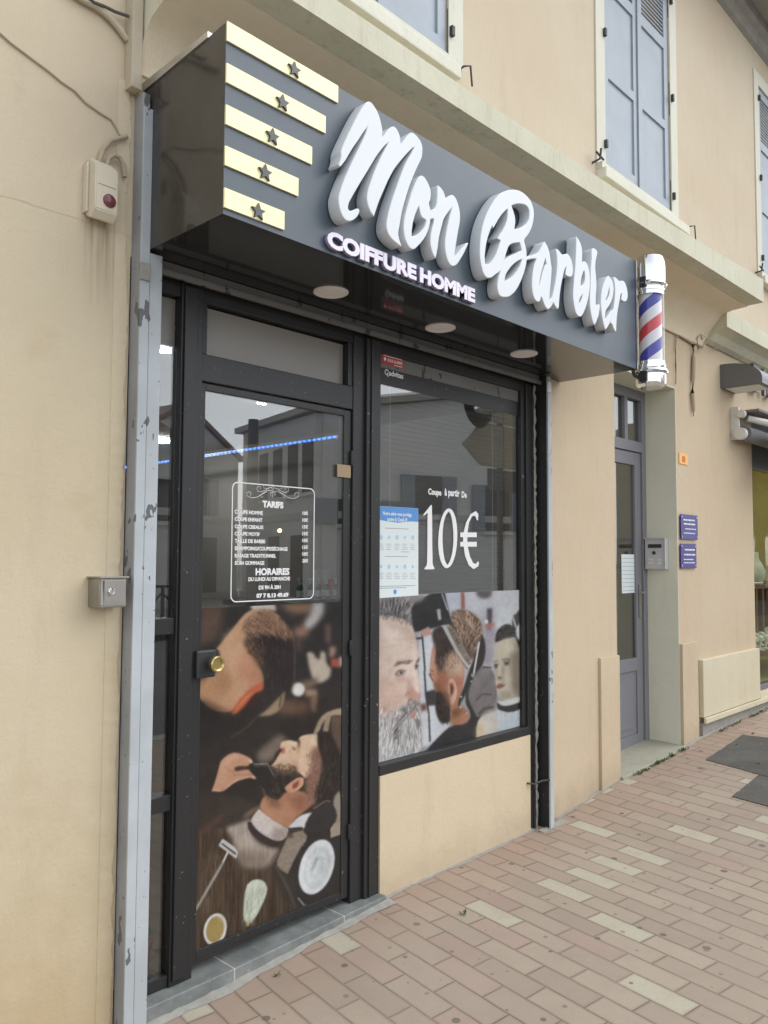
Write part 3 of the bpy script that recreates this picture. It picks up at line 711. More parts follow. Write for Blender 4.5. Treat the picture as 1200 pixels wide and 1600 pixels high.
# ------------------------------------------------------------------ posters (painted on a fine grid)
class Canvas:
    def __init__(s, x0, y0, x1, y1, base, k=2):
        s.x0, s.y0, s.k = x0, y0, k
        s.h, s.w = int((y1-y0)*k), int((x1-x0)*k)
        s.a = np.ones((s.h, s.w, 3), float)*np.array(base, float)
        s.tr = lambda p: p; s.bs = 1
    def crop(s, ox, oy, sc): s.tr = lambda p: (ox+p[0]*sc, oy+p[1]*sc)
    def mask(s, pts, blur, smooth=1):
        if smooth: pts = smooth_pts([tuple(p) for p in pts], smooth)
        P = np.array([s.tr(p) for p in pts]); P = (P-[s.x0, s.y0])*s.k
        b = blur*s.k*s.sc()*s.bs
        pad = int(b*3)+2
        x0 = max(0, int(P[:, 0].min())-pad); x1 = min(s.w, int(P[:, 0].max())+pad+1)
        y0 = max(0, int(P[:, 1].min())-pad); y1 = min(s.h, int(P[:, 1].max())+pad+1)
        if x1 <= x0 or y1 <= y0: return None
        # mask is padded outside the canvas so that blurring stays right at the borders
        X0, X1, Y0, Y1 = x0-pad, x1+pad, y0-pad, y1+pad
        xx, yy = np.meshgrid(np.arange(X0, X1)+.5, np.arange(Y0, Y1)+.5)
        m = np.zeros(xx.shape, bool)
        for (ax, ay), (bx, by) in zip(P, np.roll(P, -1, 0)):
            if ay == by: continue
            c = ((ay > yy) != (by > yy)) & (xx < (bx-ax)*(yy-ay)/(by-ay)+ax); m ^= c
        m = m.astype(float)
        if b > .3:
            r = int(b*3)+1; g = np.exp(-.5*(np.arange(-r, r+1)/b)**2); g /= g.sum()
            m = np.apply_along_axis(lambda v: np.convolve(v, g, 'same'), 0, m); m = np.apply_along_axis(lambda v: np.convolve(v, g, 'same'), 1, m)
        return m[pad:m.shape[0]-pad, pad:m.shape[1]-pad], (x0, x1, y0, y1)
    def sc(s): a, b = s.tr((0, 0)), s.tr((1, 0)); return abs(b[0]-a[0])
    def poly(s, pts, c, blur=3, op=1, tex=None):
        r = s.mask(pts, blur)
        if r is None: return
        m, (x0, x1, y0, y1) = r; m = (m*op)[..., None]
        colr = np.array(c, float)
        if tex is not None:
            amp, ang, fx, fy = tex
            n = streaks(y1-y0, x1-x0, ang, fx, fy)[..., None]; colr = colr+amp*n
        sub = s.a[y0:y1, x0:x1]; s.a[y0:y1, x0:x1] = sub*(1-m)+colr*m
    def line(s, pts, wd, c, blur=1, op=1):
        for a, b in zip(pts, pts[1:]):
            d = np.array(b, float)-np.array(a, float); L = np.hypot(*d) or 1; nn = np.array([-d[1], d[0]])/L*wd/2
            s.poly([tuple(np.array(a)+nn), tuple(np.array(b)+nn), tuple(np.array(b)-nn), tuple(np.array(a)-nn)], c, blur, op)
    def strands(s, pts, n, ang, length, wd, cols, curl=0, op=.7, seed=1):
        rg = np.random.default_rng(seed); P = np.array(pts, float); lo, hi = P.min(0), P.max(0); k = 0; tries = 0
        while k < n and tries < n*12:
            tries += 1; q = rg.uniform(lo, hi); ins = False
            for (ax, ay), (bx, by) in zip(P, np.roll(P, -1, 0)):
                if (ay > q[1]) != (by > q[1]) and q[0] < (bx-ax)*(q[1]-ay)/(by-ay)+ax: ins = not ins
            if not ins: continue
            k += 1; a = (ang(q[0], q[1]) if callable(ang) else ang)+rg.uniform(-12, 12); L = length*rg.uniform(.5, 1.2); c_ = cols[rg.integers(len(cols))]
            m = q+np.array([math.cos(R(a)), math.sin(R(a))])*L/2; a2 = a+curl+rg.uniform(-14, 14); e = m+np.array([math.cos(R(a2)), math.sin(R(a2))])*L/2
            d = (e-q)/(np.hypot(*(e-q))+1e-6); nn = np.array([-d[1], d[0]])*wd/2
            b0 = s.bs; s.bs = 1; s.poly([tuple(q+nn), tuple(m+nn), tuple(e), tuple(m-nn), tuple(q-nn)], c_, .8, op); s.bs = b0
    def ell(s, cx, cy, rx, ry, c, rot=0, blur=2, op=1):
        t = np.linspace(0, 2*math.pi, 40, endpoint=False); ca, sa = math.cos(R(rot)), math.sin(R(rot))
        s.poly([(cx+rx*math.cos(a)*ca-ry*math.sin(a)*sa, cy+rx*math.cos(a)*sa+ry*math.sin(a)*ca) for a in t], c, blur, op)
def streaks(h, w_, ang, fx, fy):
    """smooth random field stretched along a direction; fx, fy = feature size across / along in canvas pixels"""
    H, W = h, w_
    yy, xx = np.meshgrid(np.arange(H), np.arange(W), indexing='ij'); ca, sa = math.cos(R(ang)), math.sin(R(ang))
    u = (xx*ca+yy*sa)/fx; v = (-xx*sa+yy*ca)/fy
    u -= u.min(); v -= v.min()
    g = rng.uniform(-1, 1, (int(v.max())+3, int(u.max())+3))
    i, j = v.astype(int), u.astype(int); fv, fu = v-i, u-j; fv = fv*fv*(3-2*fv); fu = fu*fu*(3-2*fu)
    return (g[i, j]*(1-fu)+g[i, j+1]*fu)*(1-fv)+(g[i+1, j]*(1-fu)+g[i+1, j+1]*fu)*fv

def poster_mat():
    k = NT('printed_film'); at_ = k.n('VertexColor', layer_name='print'); k.l(at_.outputs[0], k.b.inputs['Base Color'])
    k.set(.22, 0, .35); k.bump(k.noise(k.pos(), 3, 3), .04, .01); return k.m
MAT['print'] = poster_mat()
PK = .70
def film(cv):
    g = np.array([.06, .24, .4, .24, .06])
    for ax in (0, 1): cv.a = np.apply_along_axis(lambda v: np.convolve(np.pad(v, 2, 'edge'), g, 'valid'), ax, cv.a)
    L = cv.a.mean(2, keepdims=True); h, w_ = cv.h, cv.w
    n = 7*streaks(h, w_, 0, 60, 60)+5*streaks(h, w_, 30, 22, 22)+4*streaks(h, w_, 10, 7, 7)+3*streaks(h, w_, 0, 3, 3)
    cv.a = cv.a+n[..., None]*(.35+L/180); cv.a = L+(cv.a-L)*.84+3
    return cv
def poster(name, cv, x0, x1, z0, z1, y, step, outline=None):
    nx, nz = int((x1-x0)/step)+1, int((z1-z0)/step)+1
    X, Z = np.meshgrid(np.linspace(x0, x1, nx), np.linspace(z0, z1, nz))
    Xf, Zf = X.ravel(), Z.ravel()
    px, py = proj_np(Xf, np.full_like(Xf, y), Zf)
    u = np.clip((px-cv.x0)*cv.k-.5, 0, cv.w-1.001); v = np.clip((py-cv.y0)*cv.k-.5, 0, cv.h-1.001)
    i, j = v.astype(int), u.astype(int); fv, fu = (v-i)[:, None], (u-j)[:, None]; A = np.clip(cv.a, 0, 255)/255
    c = (A[i, j]*(1-fu)+A[i, j+1]*fu)*(1-fv)+(A[i+1, j]*(1-fu)+A[i+1, j+1]*fu)*fv
    lin = np.where(c <= .04045, c/12.92, ((c+.055)/1.055)**2.4)*PK
    idx = np.arange(nx*nz).reshape(nz, nx)
    quads = np.stack([idx[:-1, :-1], idx[:-1, 1:], idx[1:, 1:], idx[1:, :-1]], -1).reshape(-1, 4)
    V = np.stack([Xf, np.full_like(Xf, y), Zf], -1)
    # thin body: border skirt back to the glass
    me = bpy.data.meshes.new(name); back = .0012
    ring = list(idx[0, :])+list(idx[1:, -1])+list(idx[-1, -2::-1])+list(idx[-2:0:-1, 0])
    base = len(V); VB = V[ring].copy(); VB[:, 1] += back; V = np.vstack([V, VB]); m = len(ring)
    sk = [(ring[a], base+a, base+(a+1) % m, ring[(a+1) % m]) for a in range(m)]
    me.from_pydata(V.tolist(), [], quads.tolist()+sk); me.update()
    ca = me.color_attributes.new('print', 'FLOAT_COLOR', 'POINT')
    full = np.ones((len(V), 4)); full[:base, :3] = lin; full[base:, :3] = lin[ring]
    ca.data.foreach_set('color', full.ravel()); me.materials.append(MAT['print'])
    o = bpy.data.objects.new(name, me); COL.objects.link(o); return o

def paint_door():
    c = Canvas(296, 930, 552, 1520, (50, 44, 40))
    c.crop(290, 930, .225); c.bs = 1.9
    c.poly([(60, 60), (1140, 30), (1140, 700), (60, 700)], (50, 46, 45), 6)
    c.poly([(90, 60), (275, 60), (255, 250), (180, 330), (80, 350)], (92, 70, 58), 14)
    c.poly([(650, 60), (870, 50), (880, 120), (740, 130)], (150, 112, 84), 12)
    c.poly([(440, 50), (620, 50), (630, 110), (560, 104), (470, 120)], (200, 192, 186), 5)
    c.poly([(880, 50), (965, 50), (955, 140), (890, 220), (830, 250), (820, 190), (870, 130)], (184, 178, 176), 9)
    c.poly([(750, 230), (840, 210), (850, 280), (760, 300)], (165, 120, 98), 11)
    c.poly([(760, 300), (800, 290), (810, 380), (770, 400)], (98, 78, 68), 10)
    c.poly([(975, 200), (1005, 205), (1005, 330), (975, 330)], (126, 92, 88), 8)
    c.poly([(1000, 355), (1045, 360), (1035, 425), (1000, 435)], (176, 136, 116), 7)
    c.poly([(840, 400), (880, 392), (912, 445), (930, 445), (940, 388), (972, 395), (978, 480), (1014, 505), (1003, 575), (940, 612), (890, 600), (862, 520)], (192, 176, 156), 5)
    c.poly([(1008, 440), (1075, 440), (1075, 500), (1010, 500)], (178, 84, 68), 5)
    c.poly([(1070, 430), (1120, 425), (1120, 490), (1070, 495)], (206, 188, 166), 5)
    c.poly([(800, 600), (930, 570), (900, 640), (820, 650)], (124, 100, 82), 8)
    c.ell(783, 655, 46, 48, (228, 222, 212), 0, 4)
    c.poly([(830, 650), (915, 655), (912, 706), (830, 704)], (158, 126, 98), 6)
    c.poly([(862, 700), (914, 700), (905, 810), (872, 805)], (140, 104, 82), 7)
    c.poly([(640, 725), (850, 735), (850, 830), (640, 825)], (108, 78, 62), 12)
    # chair rail on the right
    c.poly([(1010, 840), (1125, 830), (1125, 1200), (1060, 1080), (1010, 960)], (104, 84, 70), 5)
    c.poly([(1125, 775), (1000, 800), (930, 850), (885, 965), (920, 965), (960, 870), (1010, 834), (1125, 832)], (172, 150, 124), 2.5)
    c.poly([(975, 830), (1010, 834), (990, 950), (950, 950)], (166, 142, 116), 2)
    # first man: bent neck
    c.poly([(430, 108), (520, 92), (600, 108), (655, 150), (600, 250), (480, 300), (430, 400), (480, 430), (545, 560), (545, 630), (430, 700), (330, 815), (205, 805), (130, 750), (70, 690), (70, 572), (230, 540), (240, 470), (240, 390), (215, 372), (290, 280), (350, 200)], (200, 150, 110), 3)
    c.poly([(290, 330), (370, 260), (400, 400), (430, 520), (330, 600), (250, 560), (255, 420)], (214, 168, 126), 22, .8)
    c.poly([(70, 585), (230, 560), (330, 600), (300, 700), (180, 720), (70, 660)], (184, 132, 88), 16, .7)
    c.poly([(420, 420), (540, 560), (520, 620), (430, 600), (380, 520)], (188, 112, 82), 18, .8)
    c.poly([(130, 720), (260, 770), (330, 815), (210, 815), (120, 760)], (120, 80, 58), 10, .8)
    c.poly([(380, 240), (430, 145), (520, 105), (600, 112), (680, 180), (735, 250), (748, 310), (690, 310), (560, 275), (440, 300)], (142, 106, 82), 6, 1, (20, 30, 3, 16))
    c.poly([(430, 290), (560, 262), (700, 305), (748, 300), (758, 420), (748, 600), (700, 705), (620, 765), (500, 840), (400, 860), (330, 835), (430, 760), (540, 650), (550, 560), (500, 450), (440, 380), (400, 320)], (52, 45, 43), 9)
    c.strands([(385, 240), (430, 145), (520, 105), (600, 112), (680, 180), (735, 250), (720, 300), (560, 270), (440, 290)], 170, lambda x, y: 20+(x-400)*.18, 60, 6, [(176, 136, 104), (112, 80, 62), (150, 112, 86), (92, 66, 54)], 10, .6, 3)
    c.strands([(450, 300), (560, 270), (700, 310), (740, 420), (730, 600), (600, 760), (500, 800), (560, 640), (540, 480)], 160, lambda x, y: 95, 70, 5, [(74, 62, 56), (40, 35, 34), (62, 52, 48)], 5, .5, 4)
    c.line([(742, 250), (760, 400), (755, 600), (730, 680)], 6, (150, 120, 96), 3, .6)
    c.poly([(545, 620), (535, 665), (480, 682), (420, 762), (345, 832), (312, 820), (372, 722), (440, 652), (510, 608)], (200, 92, 56), 4)
    c.poly([(520, 640), (480, 660), (400, 750), (350, 810), (345, 790), (420, 700)], (232, 128, 84), 3, .8)
    c.poly([(470, 690), (530, 665), (470, 760), (420, 790)], (70, 38, 34), 5)
    c.poly([(692, 665), (680, 760), (620, 832), (500, 842), (560, 800), (625, 735)], (160, 132, 98), 4)
    c.poly([(660, 700), (672, 690), (655, 780), (645, 780)], (70, 58, 48), 3)
    c.line([(500, 842), (440, 905), (380, 950), (310, 985)], 7, (120, 92, 74), 3, .7)
    c.poly([(60, 700), (200, 815), (400, 865), (330, 960), (60, 1060)], (42, 38, 37), 14)
    # second man, lying back
    c.crop(290, 1130, .2311); c.bs = 1.45
    c.poly([(480, 190), (640, 70), (690, 110), (640, 190), (590, 260), (490, 265)], (128, 110, 98), 12)
    c.poly([(60, 480), (300, 470), (500, 560), (280, 700), (60, 760)], (60, 50, 44), 12)
    c.poly([(500, 555), (530, 560), (420, 640), (380, 640), (420, 590)], (120, 96, 76), 6)
    # wooden planks
    c.poly([(60, 735), (280, 700), (420, 740), (600, 960), (745, 1275), (440, 1430), (60, 1600)], (76, 60, 46), 6, 1, (16, 0, 5, 90))
    c.poly([(80, 900), (220, 860), (260, 1250), (80, 1400)], (92, 70, 50), 24, .6, (16, 0, 4, 80))
    c.poly([(560, 900), (760, 1000), (1090, 1000), (1090, 1180), (740, 1290), (620, 1100)], (58, 52, 46), 8)
    c.poly([(80, 740), (250, 610), (260, 640), (110, 760)], (110, 66, 56), 9, .7)
    # cape
    c.poly([(450, 640), (270, 708), (330, 800), (360, 960), (480, 985), (575, 960), (640, 850), (520, 830), (430, 740)], (176, 160, 145), 10, 1, (10, 0, 5, 60))
    c.poly([(330, 850), (560, 880), (560, 980), (360, 980)], (112, 92, 74), 22, .7, (14, 0, 4, 60))
    c.poly([(545, 480), (620, 520), (670, 460), (800, 455), (870, 530), (800, 600), (740, 645), (700, 715), (600, 668), (530, 615), (500, 580), (512, 520)], (192, 132, 96), 4)
    c.poly([(560, 500), (640, 520), (650, 580), (560, 560)], (120, 82, 62), 12, .8)
    c.poly([(680, 480), (830, 480), (840, 560), (740, 600)], (150, 92, 70), 16, .8)
    c.poly([(495, 578), (530, 610), (600, 662), (698, 715), (680, 780), (620, 806), (520, 755), (450, 702), (438, 650)], (206, 192, 184), 2, 1, (8, 0, 6, 6))
    c.poly([(600, 700), (698, 716), (680, 790), (620, 806), (570, 770)], (150, 132, 124), 10, .7)
    c.poly([(418, 672), (440, 664), (480, 722), (560, 780), (640, 803), (692, 765), (700, 800), (645, 838), (560, 832), (478, 782), (424, 722)], (62, 50, 47), 2)
    # head
    c.poly([(648, 125), (700, 114), (758, 128), (772, 88), (840, 73), (892, 73), (895, 150), (905, 230), (860, 330), (810, 375), (745, 310), (640, 318), (578, 292), (600, 250), (640, 205), (640, 155)], (226, 190, 156), 2)
    c.poly([(700, 240), (780, 220), (800, 330), (700, 330)], (206, 156, 120), 16, .8)
    c.poly([(690, 115), (760, 130), (740, 150), (690, 140)], (244, 214, 184), 5, .8)
    c.poly([(845, 170), (905, 150), (950, 300), (930, 520), (830, 560), (810, 460), (808, 370), (850, 300)], (150, 106, 86), 10, 1, (10, 0, 3, 3))
    c.poly([(888, 68), (930, 46), (1000, 108), (1042, 200), (1052, 330), (1020, 455), (950, 522), (880, 545), (868, 480), (915, 350), (925, 240), (895, 160)], (50, 42, 40), 6)
    c.strands([(900, 80), (940, 60), (1010, 130), (1040, 210), (1045, 330), (1010, 450), (930, 520), (900, 470), (930, 300), (920, 180)], 170, lambda x, y: 70+(y-80)*.1, 60, 5, [(78, 66, 60), (36, 31, 30), (60, 50, 46)], 8, .55, 5)
    c.poly([(636, 178), (650, 160), (672, 165), (672, 202), (648, 206)], (204, 112, 92), 3)
    c.line([(722, 160), (735, 180), (745, 172)], 8, (112, 84, 74), 2)
    c.poly([(757, 112), (776, 108), (772, 165), (760, 168)], (96, 72, 60), 4)
    c.line([(648, 176), (615, 210), (600, 250), (565, 285)], 20, (62, 48, 42), 3)
    c.poly([(560, 285), (600, 305), (700, 335), (752, 300), (748, 345), (690, 400), (668, 470), (625, 522), (560, 502), (505, 430), (480, 350), (510, 300)], (48, 42, 40), 5)
    c.poly([(580, 288), (690, 318), (760, 296), (720, 350), (620, 345)], (128, 92, 70), 8, .8, (12, 0, 3, 3))
    c.strands([(590, 300), (700, 335), (750, 320), (690, 400), (660, 470), (620, 515), (560, 495), (510, 430), (500, 340)], 170, lambda x, y: 120, 42, 4.5, [(86, 68, 58), (34, 29, 28), (66, 54, 48), (110, 84, 68)], 8, .55, 6)
    c.poly([(700, 405), (765, 362), (800, 372), (797, 420), (745, 466), (690, 472), (668, 436)], (214, 150, 118), 2)
    c.poly([(722, 412), (768, 384), (760, 430), (724, 446)], (140, 78, 58), 3)
    c.line([(785, 375), (790, 415), (745, 455)], 7, (232, 176, 142), 2, .8)
    # hand and clipper
    c.poly([(175, 460), (198, 400), (228, 290), (240, 250), (310, 198), (370, 205), (440, 236), (458, 265), (425, 292), (345, 288), (330, 320), (420, 306), (450, 336), (484, 372), (468, 380), (430, 366), (340, 392), (250, 464)], (206, 150, 116), 2.5)
    c.poly([(330, 300), (420, 296), (430, 306), (340, 326)], (80, 50, 42), 4)
    c.poly([(240, 260), (310, 205), (380, 215), (300, 260), (250, 330)], (228, 176, 142), 9, .8)
    c.line([(345, 300), (400, 296), (436, 284)], 4, (140, 90, 68), 2, .8); c.line([(318, 322), (330, 352), (400, 348), (452, 348)], 5, (150, 96, 72), 2.5, .7); c.line([(262, 285), (300, 330), (315, 322)], 6, (158, 104, 78), 4, .6)
    c.poly([(448, 352), (472, 366), (466, 374), (450, 366)], (238, 206, 186), 1.5); c.poly([(430, 246), (452, 262), (444, 268), (428, 256)], (236, 200, 176), 1.5)
    c.line([(190, 450), (250, 458), (340, 388), (430, 362)], 6, (238, 196, 168), 2, .7)
    c.poly([(428, 274), (562, 285), (606, 360), (560, 480), (520, 430), (480, 372), (440, 330)], (46, 42, 41), 3)
    c.line([(458, 277), (556, 275)], 9, (152, 142, 130), 1.5); c.line([(462, 292), (552, 290)], 4, (120, 112, 102), 1.5); c.line([(556, 278), (594, 352)], 6, (140, 130, 118), 1.5)
    c.line([(522, 440), (545, 500)], 6, (110, 92, 80), 2)
    # towel, roll, cloth
    c.poly([(1000, 500), (1040, 455), (1075, 640), (1075, 760), (980, 690), (1000, 590)], (156, 144, 128), 4)
    c.poly([(696, 700), (760, 632), (812, 610), (862, 604), (830, 700), (780, 715), (700, 722)], (222, 216, 218), 3)
    c.line([(694, 716), (790, 708)], 14, (44, 42, 42), 2)
    c.poly([(700, 745), (800, 722), (830, 782), (765, 856), (690, 1020), (640, 990), (610, 950), (645, 866)], (150, 133, 116), 3, 1, (8, 0, 4, 4))
    c.poly([(690, 742), (728, 740), (724, 776), (694, 776)], (90, 78, 70), 4)
    c.line([(620, 870), (575, 940)], 10, (120, 92, 76), 4); c.line([(608, 960), (700, 1130), (745, 1260)], 12, (96, 84, 72), 5)
    c.poly([(800, 745), (812, 660), (880, 572), (955, 526), (1010, 560), (1030, 650), (960, 725), (880, 745)], (54, 51, 51), 3)
    c.line([(862, 580), (950, 524), (980, 530)], 7, (140, 112, 112), 2)
    # bowl with foam
    c.poly([(1055, 740), (1100, 730), (1100, 1130), (1060, 1020)], (136, 120, 98), 4)
    c.ell(905, 985, 168, 262, (52, 49, 48), 18, 3)
    c.line([(760, 1180), (800, 1230), (830, 1240)], 6, (210, 210, 205), 2)
    c.ell(886, 972, 112, 192, (222, 226, 226), 18, 2.5)
    for a, (rx, ry, dx, dy, op) in enumerate(((84, 150, 6, 6, .55), (62, 116, -4, -6, .5), (44, 84, 4, 4, .6), (24, 52, -4, 0, .7))):
        c.ell(886+dx, 972+dy, rx, ry, (180, 188, 188) if a % 2 == 0 else (230, 233, 232), 18, 5, op)
    c.line([(890, 910), (870, 960), (845, 1000)], 14, (120, 138, 138), 5, .8)
    c.poly([(978, 690), (1092, 645), (1092, 738), (980, 776)], (172, 154, 132), 1.5)
    # razor
    c.line([(290, 862), (250, 945)], 12, (206, 202, 196), 1.5)
    c.poly([(250, 782), (358, 858), (342, 916), (224, 826)], (200, 198, 194), 1.5); c.line([(246, 812), (340, 884)], 14, (60, 52, 48), 2)
    c.line([(254, 940), (66, 1266)], 20, (128, 120, 108), 2)
    for t in np.linspace(0, 1, 24): c.ell(254-188*t, 940+326*t, 8, 4, (188, 182, 170), -30, 1, .7)
    # brush
    c.poly([(404, 1102), (450, 1060), (502, 1054), (542, 1080), (556, 1130), (522, 1222), (462, 1336), (402, 1338), (388, 1290)], (206, 214, 194), 2, 1, (10, 12, 4, 60))
    c.poly([(388, 1290), (420, 1140), (440, 1140), (440, 1336), (402, 1338)], (180, 184, 152), 8, .7)
    c.poly([(402, 1334), (462, 1334), (434, 1350), (426, 1374), (414, 1374), (414, 1350)], (190, 172, 120), 2)
    c.ell(200, 1394, 76, 110, (232, 232, 228), 14, 1.5); c.ell(206, 1388, 60, 92, (206, 198, 182), 14, 2); c.ell(198, 1396, 58, 88, (176, 150, 84), 14, 2)
    c.poly([(60, 1540), (440, 1400), (1090, 1120), (1090, 1300), (60, 1680)], (62, 60, 58), 8, .75)
    c.line([(445, 1414), (610, 1338)], 5, (190, 190, 188), 2)
    P = c.poly
    P([(760, 240), (800, 230), (810, 290), (770, 300)], (236, 204, 176), 8, .6); P([(610, 260), (700, 250), (720, 290), (630, 300)], (206, 164, 132), 8, .6)
    P([(690, 180), (722, 170), (724, 220), (700, 230)], (214, 168, 138), 6, .7); P([(850, 80), (885, 80), (885, 150), (850, 150)], (238, 208, 178), 8, .7)
    P([(760, 140), (772, 150), (768, 210), (752, 210)], (190, 142, 112), 6, .7)
    c.strands([(820, 200), (900, 170), (940, 300), (920, 500), (830, 540), (810, 400)], 260, 80, 20, 4, [(112, 82, 68), (176, 134, 108), (88, 66, 58), (140, 104, 86)], 0, .5, 41)
    c.strands([(580, 290), (640, 315), (745, 310), (760, 290), (700, 270), (620, 270)], 150, 105, 26, 4, [(96, 70, 56), (150, 112, 88), (72, 54, 46)], 0, .55, 42)
    c.strands([(450, 660), (500, 610), (600, 680), (690, 730), (660, 790), (560, 770)], 120, 70, 14, 4, [(226, 216, 210), (176, 160, 152), (214, 200, 192)], 0, .4, 43)
    c.strands([(640, 880), (780, 740), (820, 780), (700, 980), (620, 960)], 160, 20, 20, 4, [(170, 154, 136), (122, 108, 94), (184, 168, 150)], 0, .45, 44)
    c.strands([(410, 1110), (450, 1070), (540, 1090), (545, 1140), (460, 1325), (400, 1325)], 150, lambda x, y: 100+(x-450)*.1, 90, 4, [(224, 230, 212), (176, 184, 158), (236, 240, 226), (160, 168, 140)], 0, .55, 45)
    for k_ in range(26):
        a_ = k_/26*6.28; r0, r1 = 30+k_*3, 60+k_*4; c.line([(886+r0*.6*math.cos(a_)*.9, 972+r0*math.sin(a_)), (886+r1*.55*math.cos(a_+.7), 972+r1*math.sin(a_+.7))], 7, ((246, 248, 248), (178, 188, 190), (206, 212, 214))[k_ % 3], 4, .5)
    c.strands([(80, 780), (340, 860), (372, 1000), (360, 1270), (300, 1340), (262, 1240), (120, 1240), (80, 1300)], 170, 92, 120, 5, [(100, 78, 58), (50, 40, 34), (122, 96, 70), (66, 52, 42)], 0, .4, 46)
    c.line([(290, 862), (250, 945)], 12, (214, 210, 204), 1.5); c.poly([(250, 782), (358, 858), (342, 916), (224, 826)], (196, 194, 190), 1.5); c.line([(246, 812), (340, 884)], 13, (50, 44, 42), 2); c.line([(240, 800), (348, 876)], 4, (236, 234, 230), 1)
    c.line([(254, 940), (66, 1266)], 20, (122, 114, 104), 2)
    for t in np.linspace(0, 1, 30): c.ell(254-188*t, 940+326*t, 8, 3.5, (200, 194, 182), -30, 1, .7)
    c.crop(290, 930, .225)
    P([(250, 300), (330, 230), (360, 260), (270, 350)], (226, 184, 146), 14, .6); P([(300, 420), (400, 400), (470, 480), (480, 560), (400, 540)], (214, 152, 116), 20, .5)
    P([(430, 300), (470, 290), (500, 420), (540, 520), (510, 520), (440, 400)], (132, 90, 66), 14, .8)
    P([(80, 600), (160, 580), (200, 650), (120, 700)], (220, 164, 116), 14, .5); P([(230, 470), (330, 560), (300, 640), (200, 560)], (176, 122, 84), 14, .5)
    c.strands([(430, 270), (520, 250), (560, 290), (540, 470), (470, 420), (400, 330)], 200, 70, 30, 5, [(110, 78, 58), (70, 52, 44), (146, 106, 80), (58, 44, 38)], 6, .55, 47)
    return c
def paint_window():
    c = Canvas(578, 905, 830, 1225, (160, 158, 158)); c.crop(570, 910, .21667); c.bs = 1.15
    c.poly([(380, 60), (1200, 30), (1200, 760), (380, 760)], (178, 180, 186), 8)
    c.poly([(570, 60), (700, 60), (690, 200), (620, 220)], (186, 192, 204), 8)
    c.poly([(700, 60), (1160, 50), (1160, 200), (860, 230), (720, 180)], (196, 198, 204), 14)
    c.poly([(800, 60), (920, 55), (910, 110), (850, 120), (810, 100)], (96, 88, 90), 9)
    c.poly([(693, 70), (718, 70), (722, 190), (695, 195)], (158, 100, 82), 4)
    c.poly([(880, 190), (918, 185), (918, 270), (900, 420), (880, 460), (870, 420), (884, 300)], (84, 76, 80), 6); c.ell(877, 286, 13, 18, (235, 235, 240), 0, 3)
    c.poly([(860, 300), (940, 290), (940, 320), (870, 330)], (190, 110, 100), 7)
    c.poly([(955, 200), (1120, 130), (1120, 300), (1000, 340), (940, 330)], (204, 208, 212), 12)
    c.poly([(860, 330), (940, 330), (920, 600), (850, 600)], (160, 150, 160), 12)
    c.poly([(400, 360), (480, 340), (520, 760), (610, 1000), (600, 1080), (470, 1180), (400, 1190), (390, 600)], (206, 210, 216), 6)
    c.poly([(395, 880), (440, 870), (450, 920), (400, 930)], (120, 76, 66), 8)
    # grey-bearded man
    c.poly([(60, 240), (200, 235), (330, 280), (362, 380), (378, 450), (392, 560), (368, 610), (402, 780), (392, 860), (398, 960), (372, 1030), (300, 1060), (60, 1040)], (226, 201, 184), 4)
    c.poly([(60, 620), (200, 700), (300, 860), (200, 960), (60, 950)], (214, 176, 158), 26, .8)
    c.poly([(120, 330), (240, 330), (260, 440), (130, 460)], (240, 222, 206), 26, .8)
    c.poly([(330, 300), (378, 450), (392, 560), (350, 560), (340, 420)], (208, 170, 152), 12, .7)
    c.poly([(60, 125), (200, 112), (300, 118), (342, 200), (342, 310), (290, 268), (220, 250), (150, 232), (60, 250)], (98, 95, 95), 6, 1, (48, 14, 3, 22))
    c.poly([(300, 180), (342, 200), (342, 310), (305, 280)], (160, 158, 158), 8, .7, (30, 10, 3, 20))
    c.strands([(70, 135), (200, 116), (300, 122), (340, 200), (335, 290), (280, 255), (180, 232), (75, 240)], 260, lambda x, y: -100+(x-75)*.12, 70, 5, [(150, 147, 146), (60, 58, 58), (110, 107, 106), (190, 188, 186)], 10, .65, 7)
    c.poly([(206, 612), (226, 572), (280, 560), (330, 566), (322, 588), (260, 588), (230, 602)], (128, 110, 104), 5, .85); c.strands([(206, 612), (226, 572), (280, 560), (330, 566), (322, 588), (260, 592)], 60, -18, 36, 4, [(84, 70, 66), (140, 122, 116), (110, 94, 88)], 14, .7, 20)
    c.poly([(365, 575), (395, 540), (396, 556), (372, 590)], (84, 66, 62), 4)
    c.poly([(214, 668), (248, 624), (296, 636), (280, 668), (240, 682)], (150, 118, 110), 5); c.ell(258, 652, 24, 12, (196, 180, 172), -12, 4); c.ell(262, 650, 13, 12, (98, 98, 106), 0, 3); c.ell(262, 650, 6, 6, (50, 48, 52), 0, 2); c.line([(222, 660), (250, 632), (296, 640)], 5, (124, 92, 84), 3); c.line([(224, 678), (262, 676), (290, 662)], 4, (176, 132, 120), 3, .8); c.line([(300, 700), (330, 740), (318, 800)], 10, (206, 166, 150), 7, .7)
    c.line([(215, 690), (260, 700), (290, 680)], 5, (190, 142, 128), 4, .8); c.poly([(362, 590), (386, 594), (376, 625), (362, 628)], (90, 70, 66), 4)
    c.poly([(300, 830), (330, 745), (396, 790), (392, 850), (330, 866)], (214, 160, 146), 8); c.poly([(340, 600), (372, 640), (398, 780), (360, 780), (350, 690)], (238, 206, 192), 9, .9); c.ell(330, 850, 14, 9, (130, 74, 70), 0, 4)
    c.poly([(60, 960), (200, 950), (250, 900), (330, 868), (390, 850), (402, 905), (398, 985), (414, 1100), (412, 1210), (400, 1260), (60, 1360)], (176, 175, 174), 9, 1, (44, 8, 3, 34))
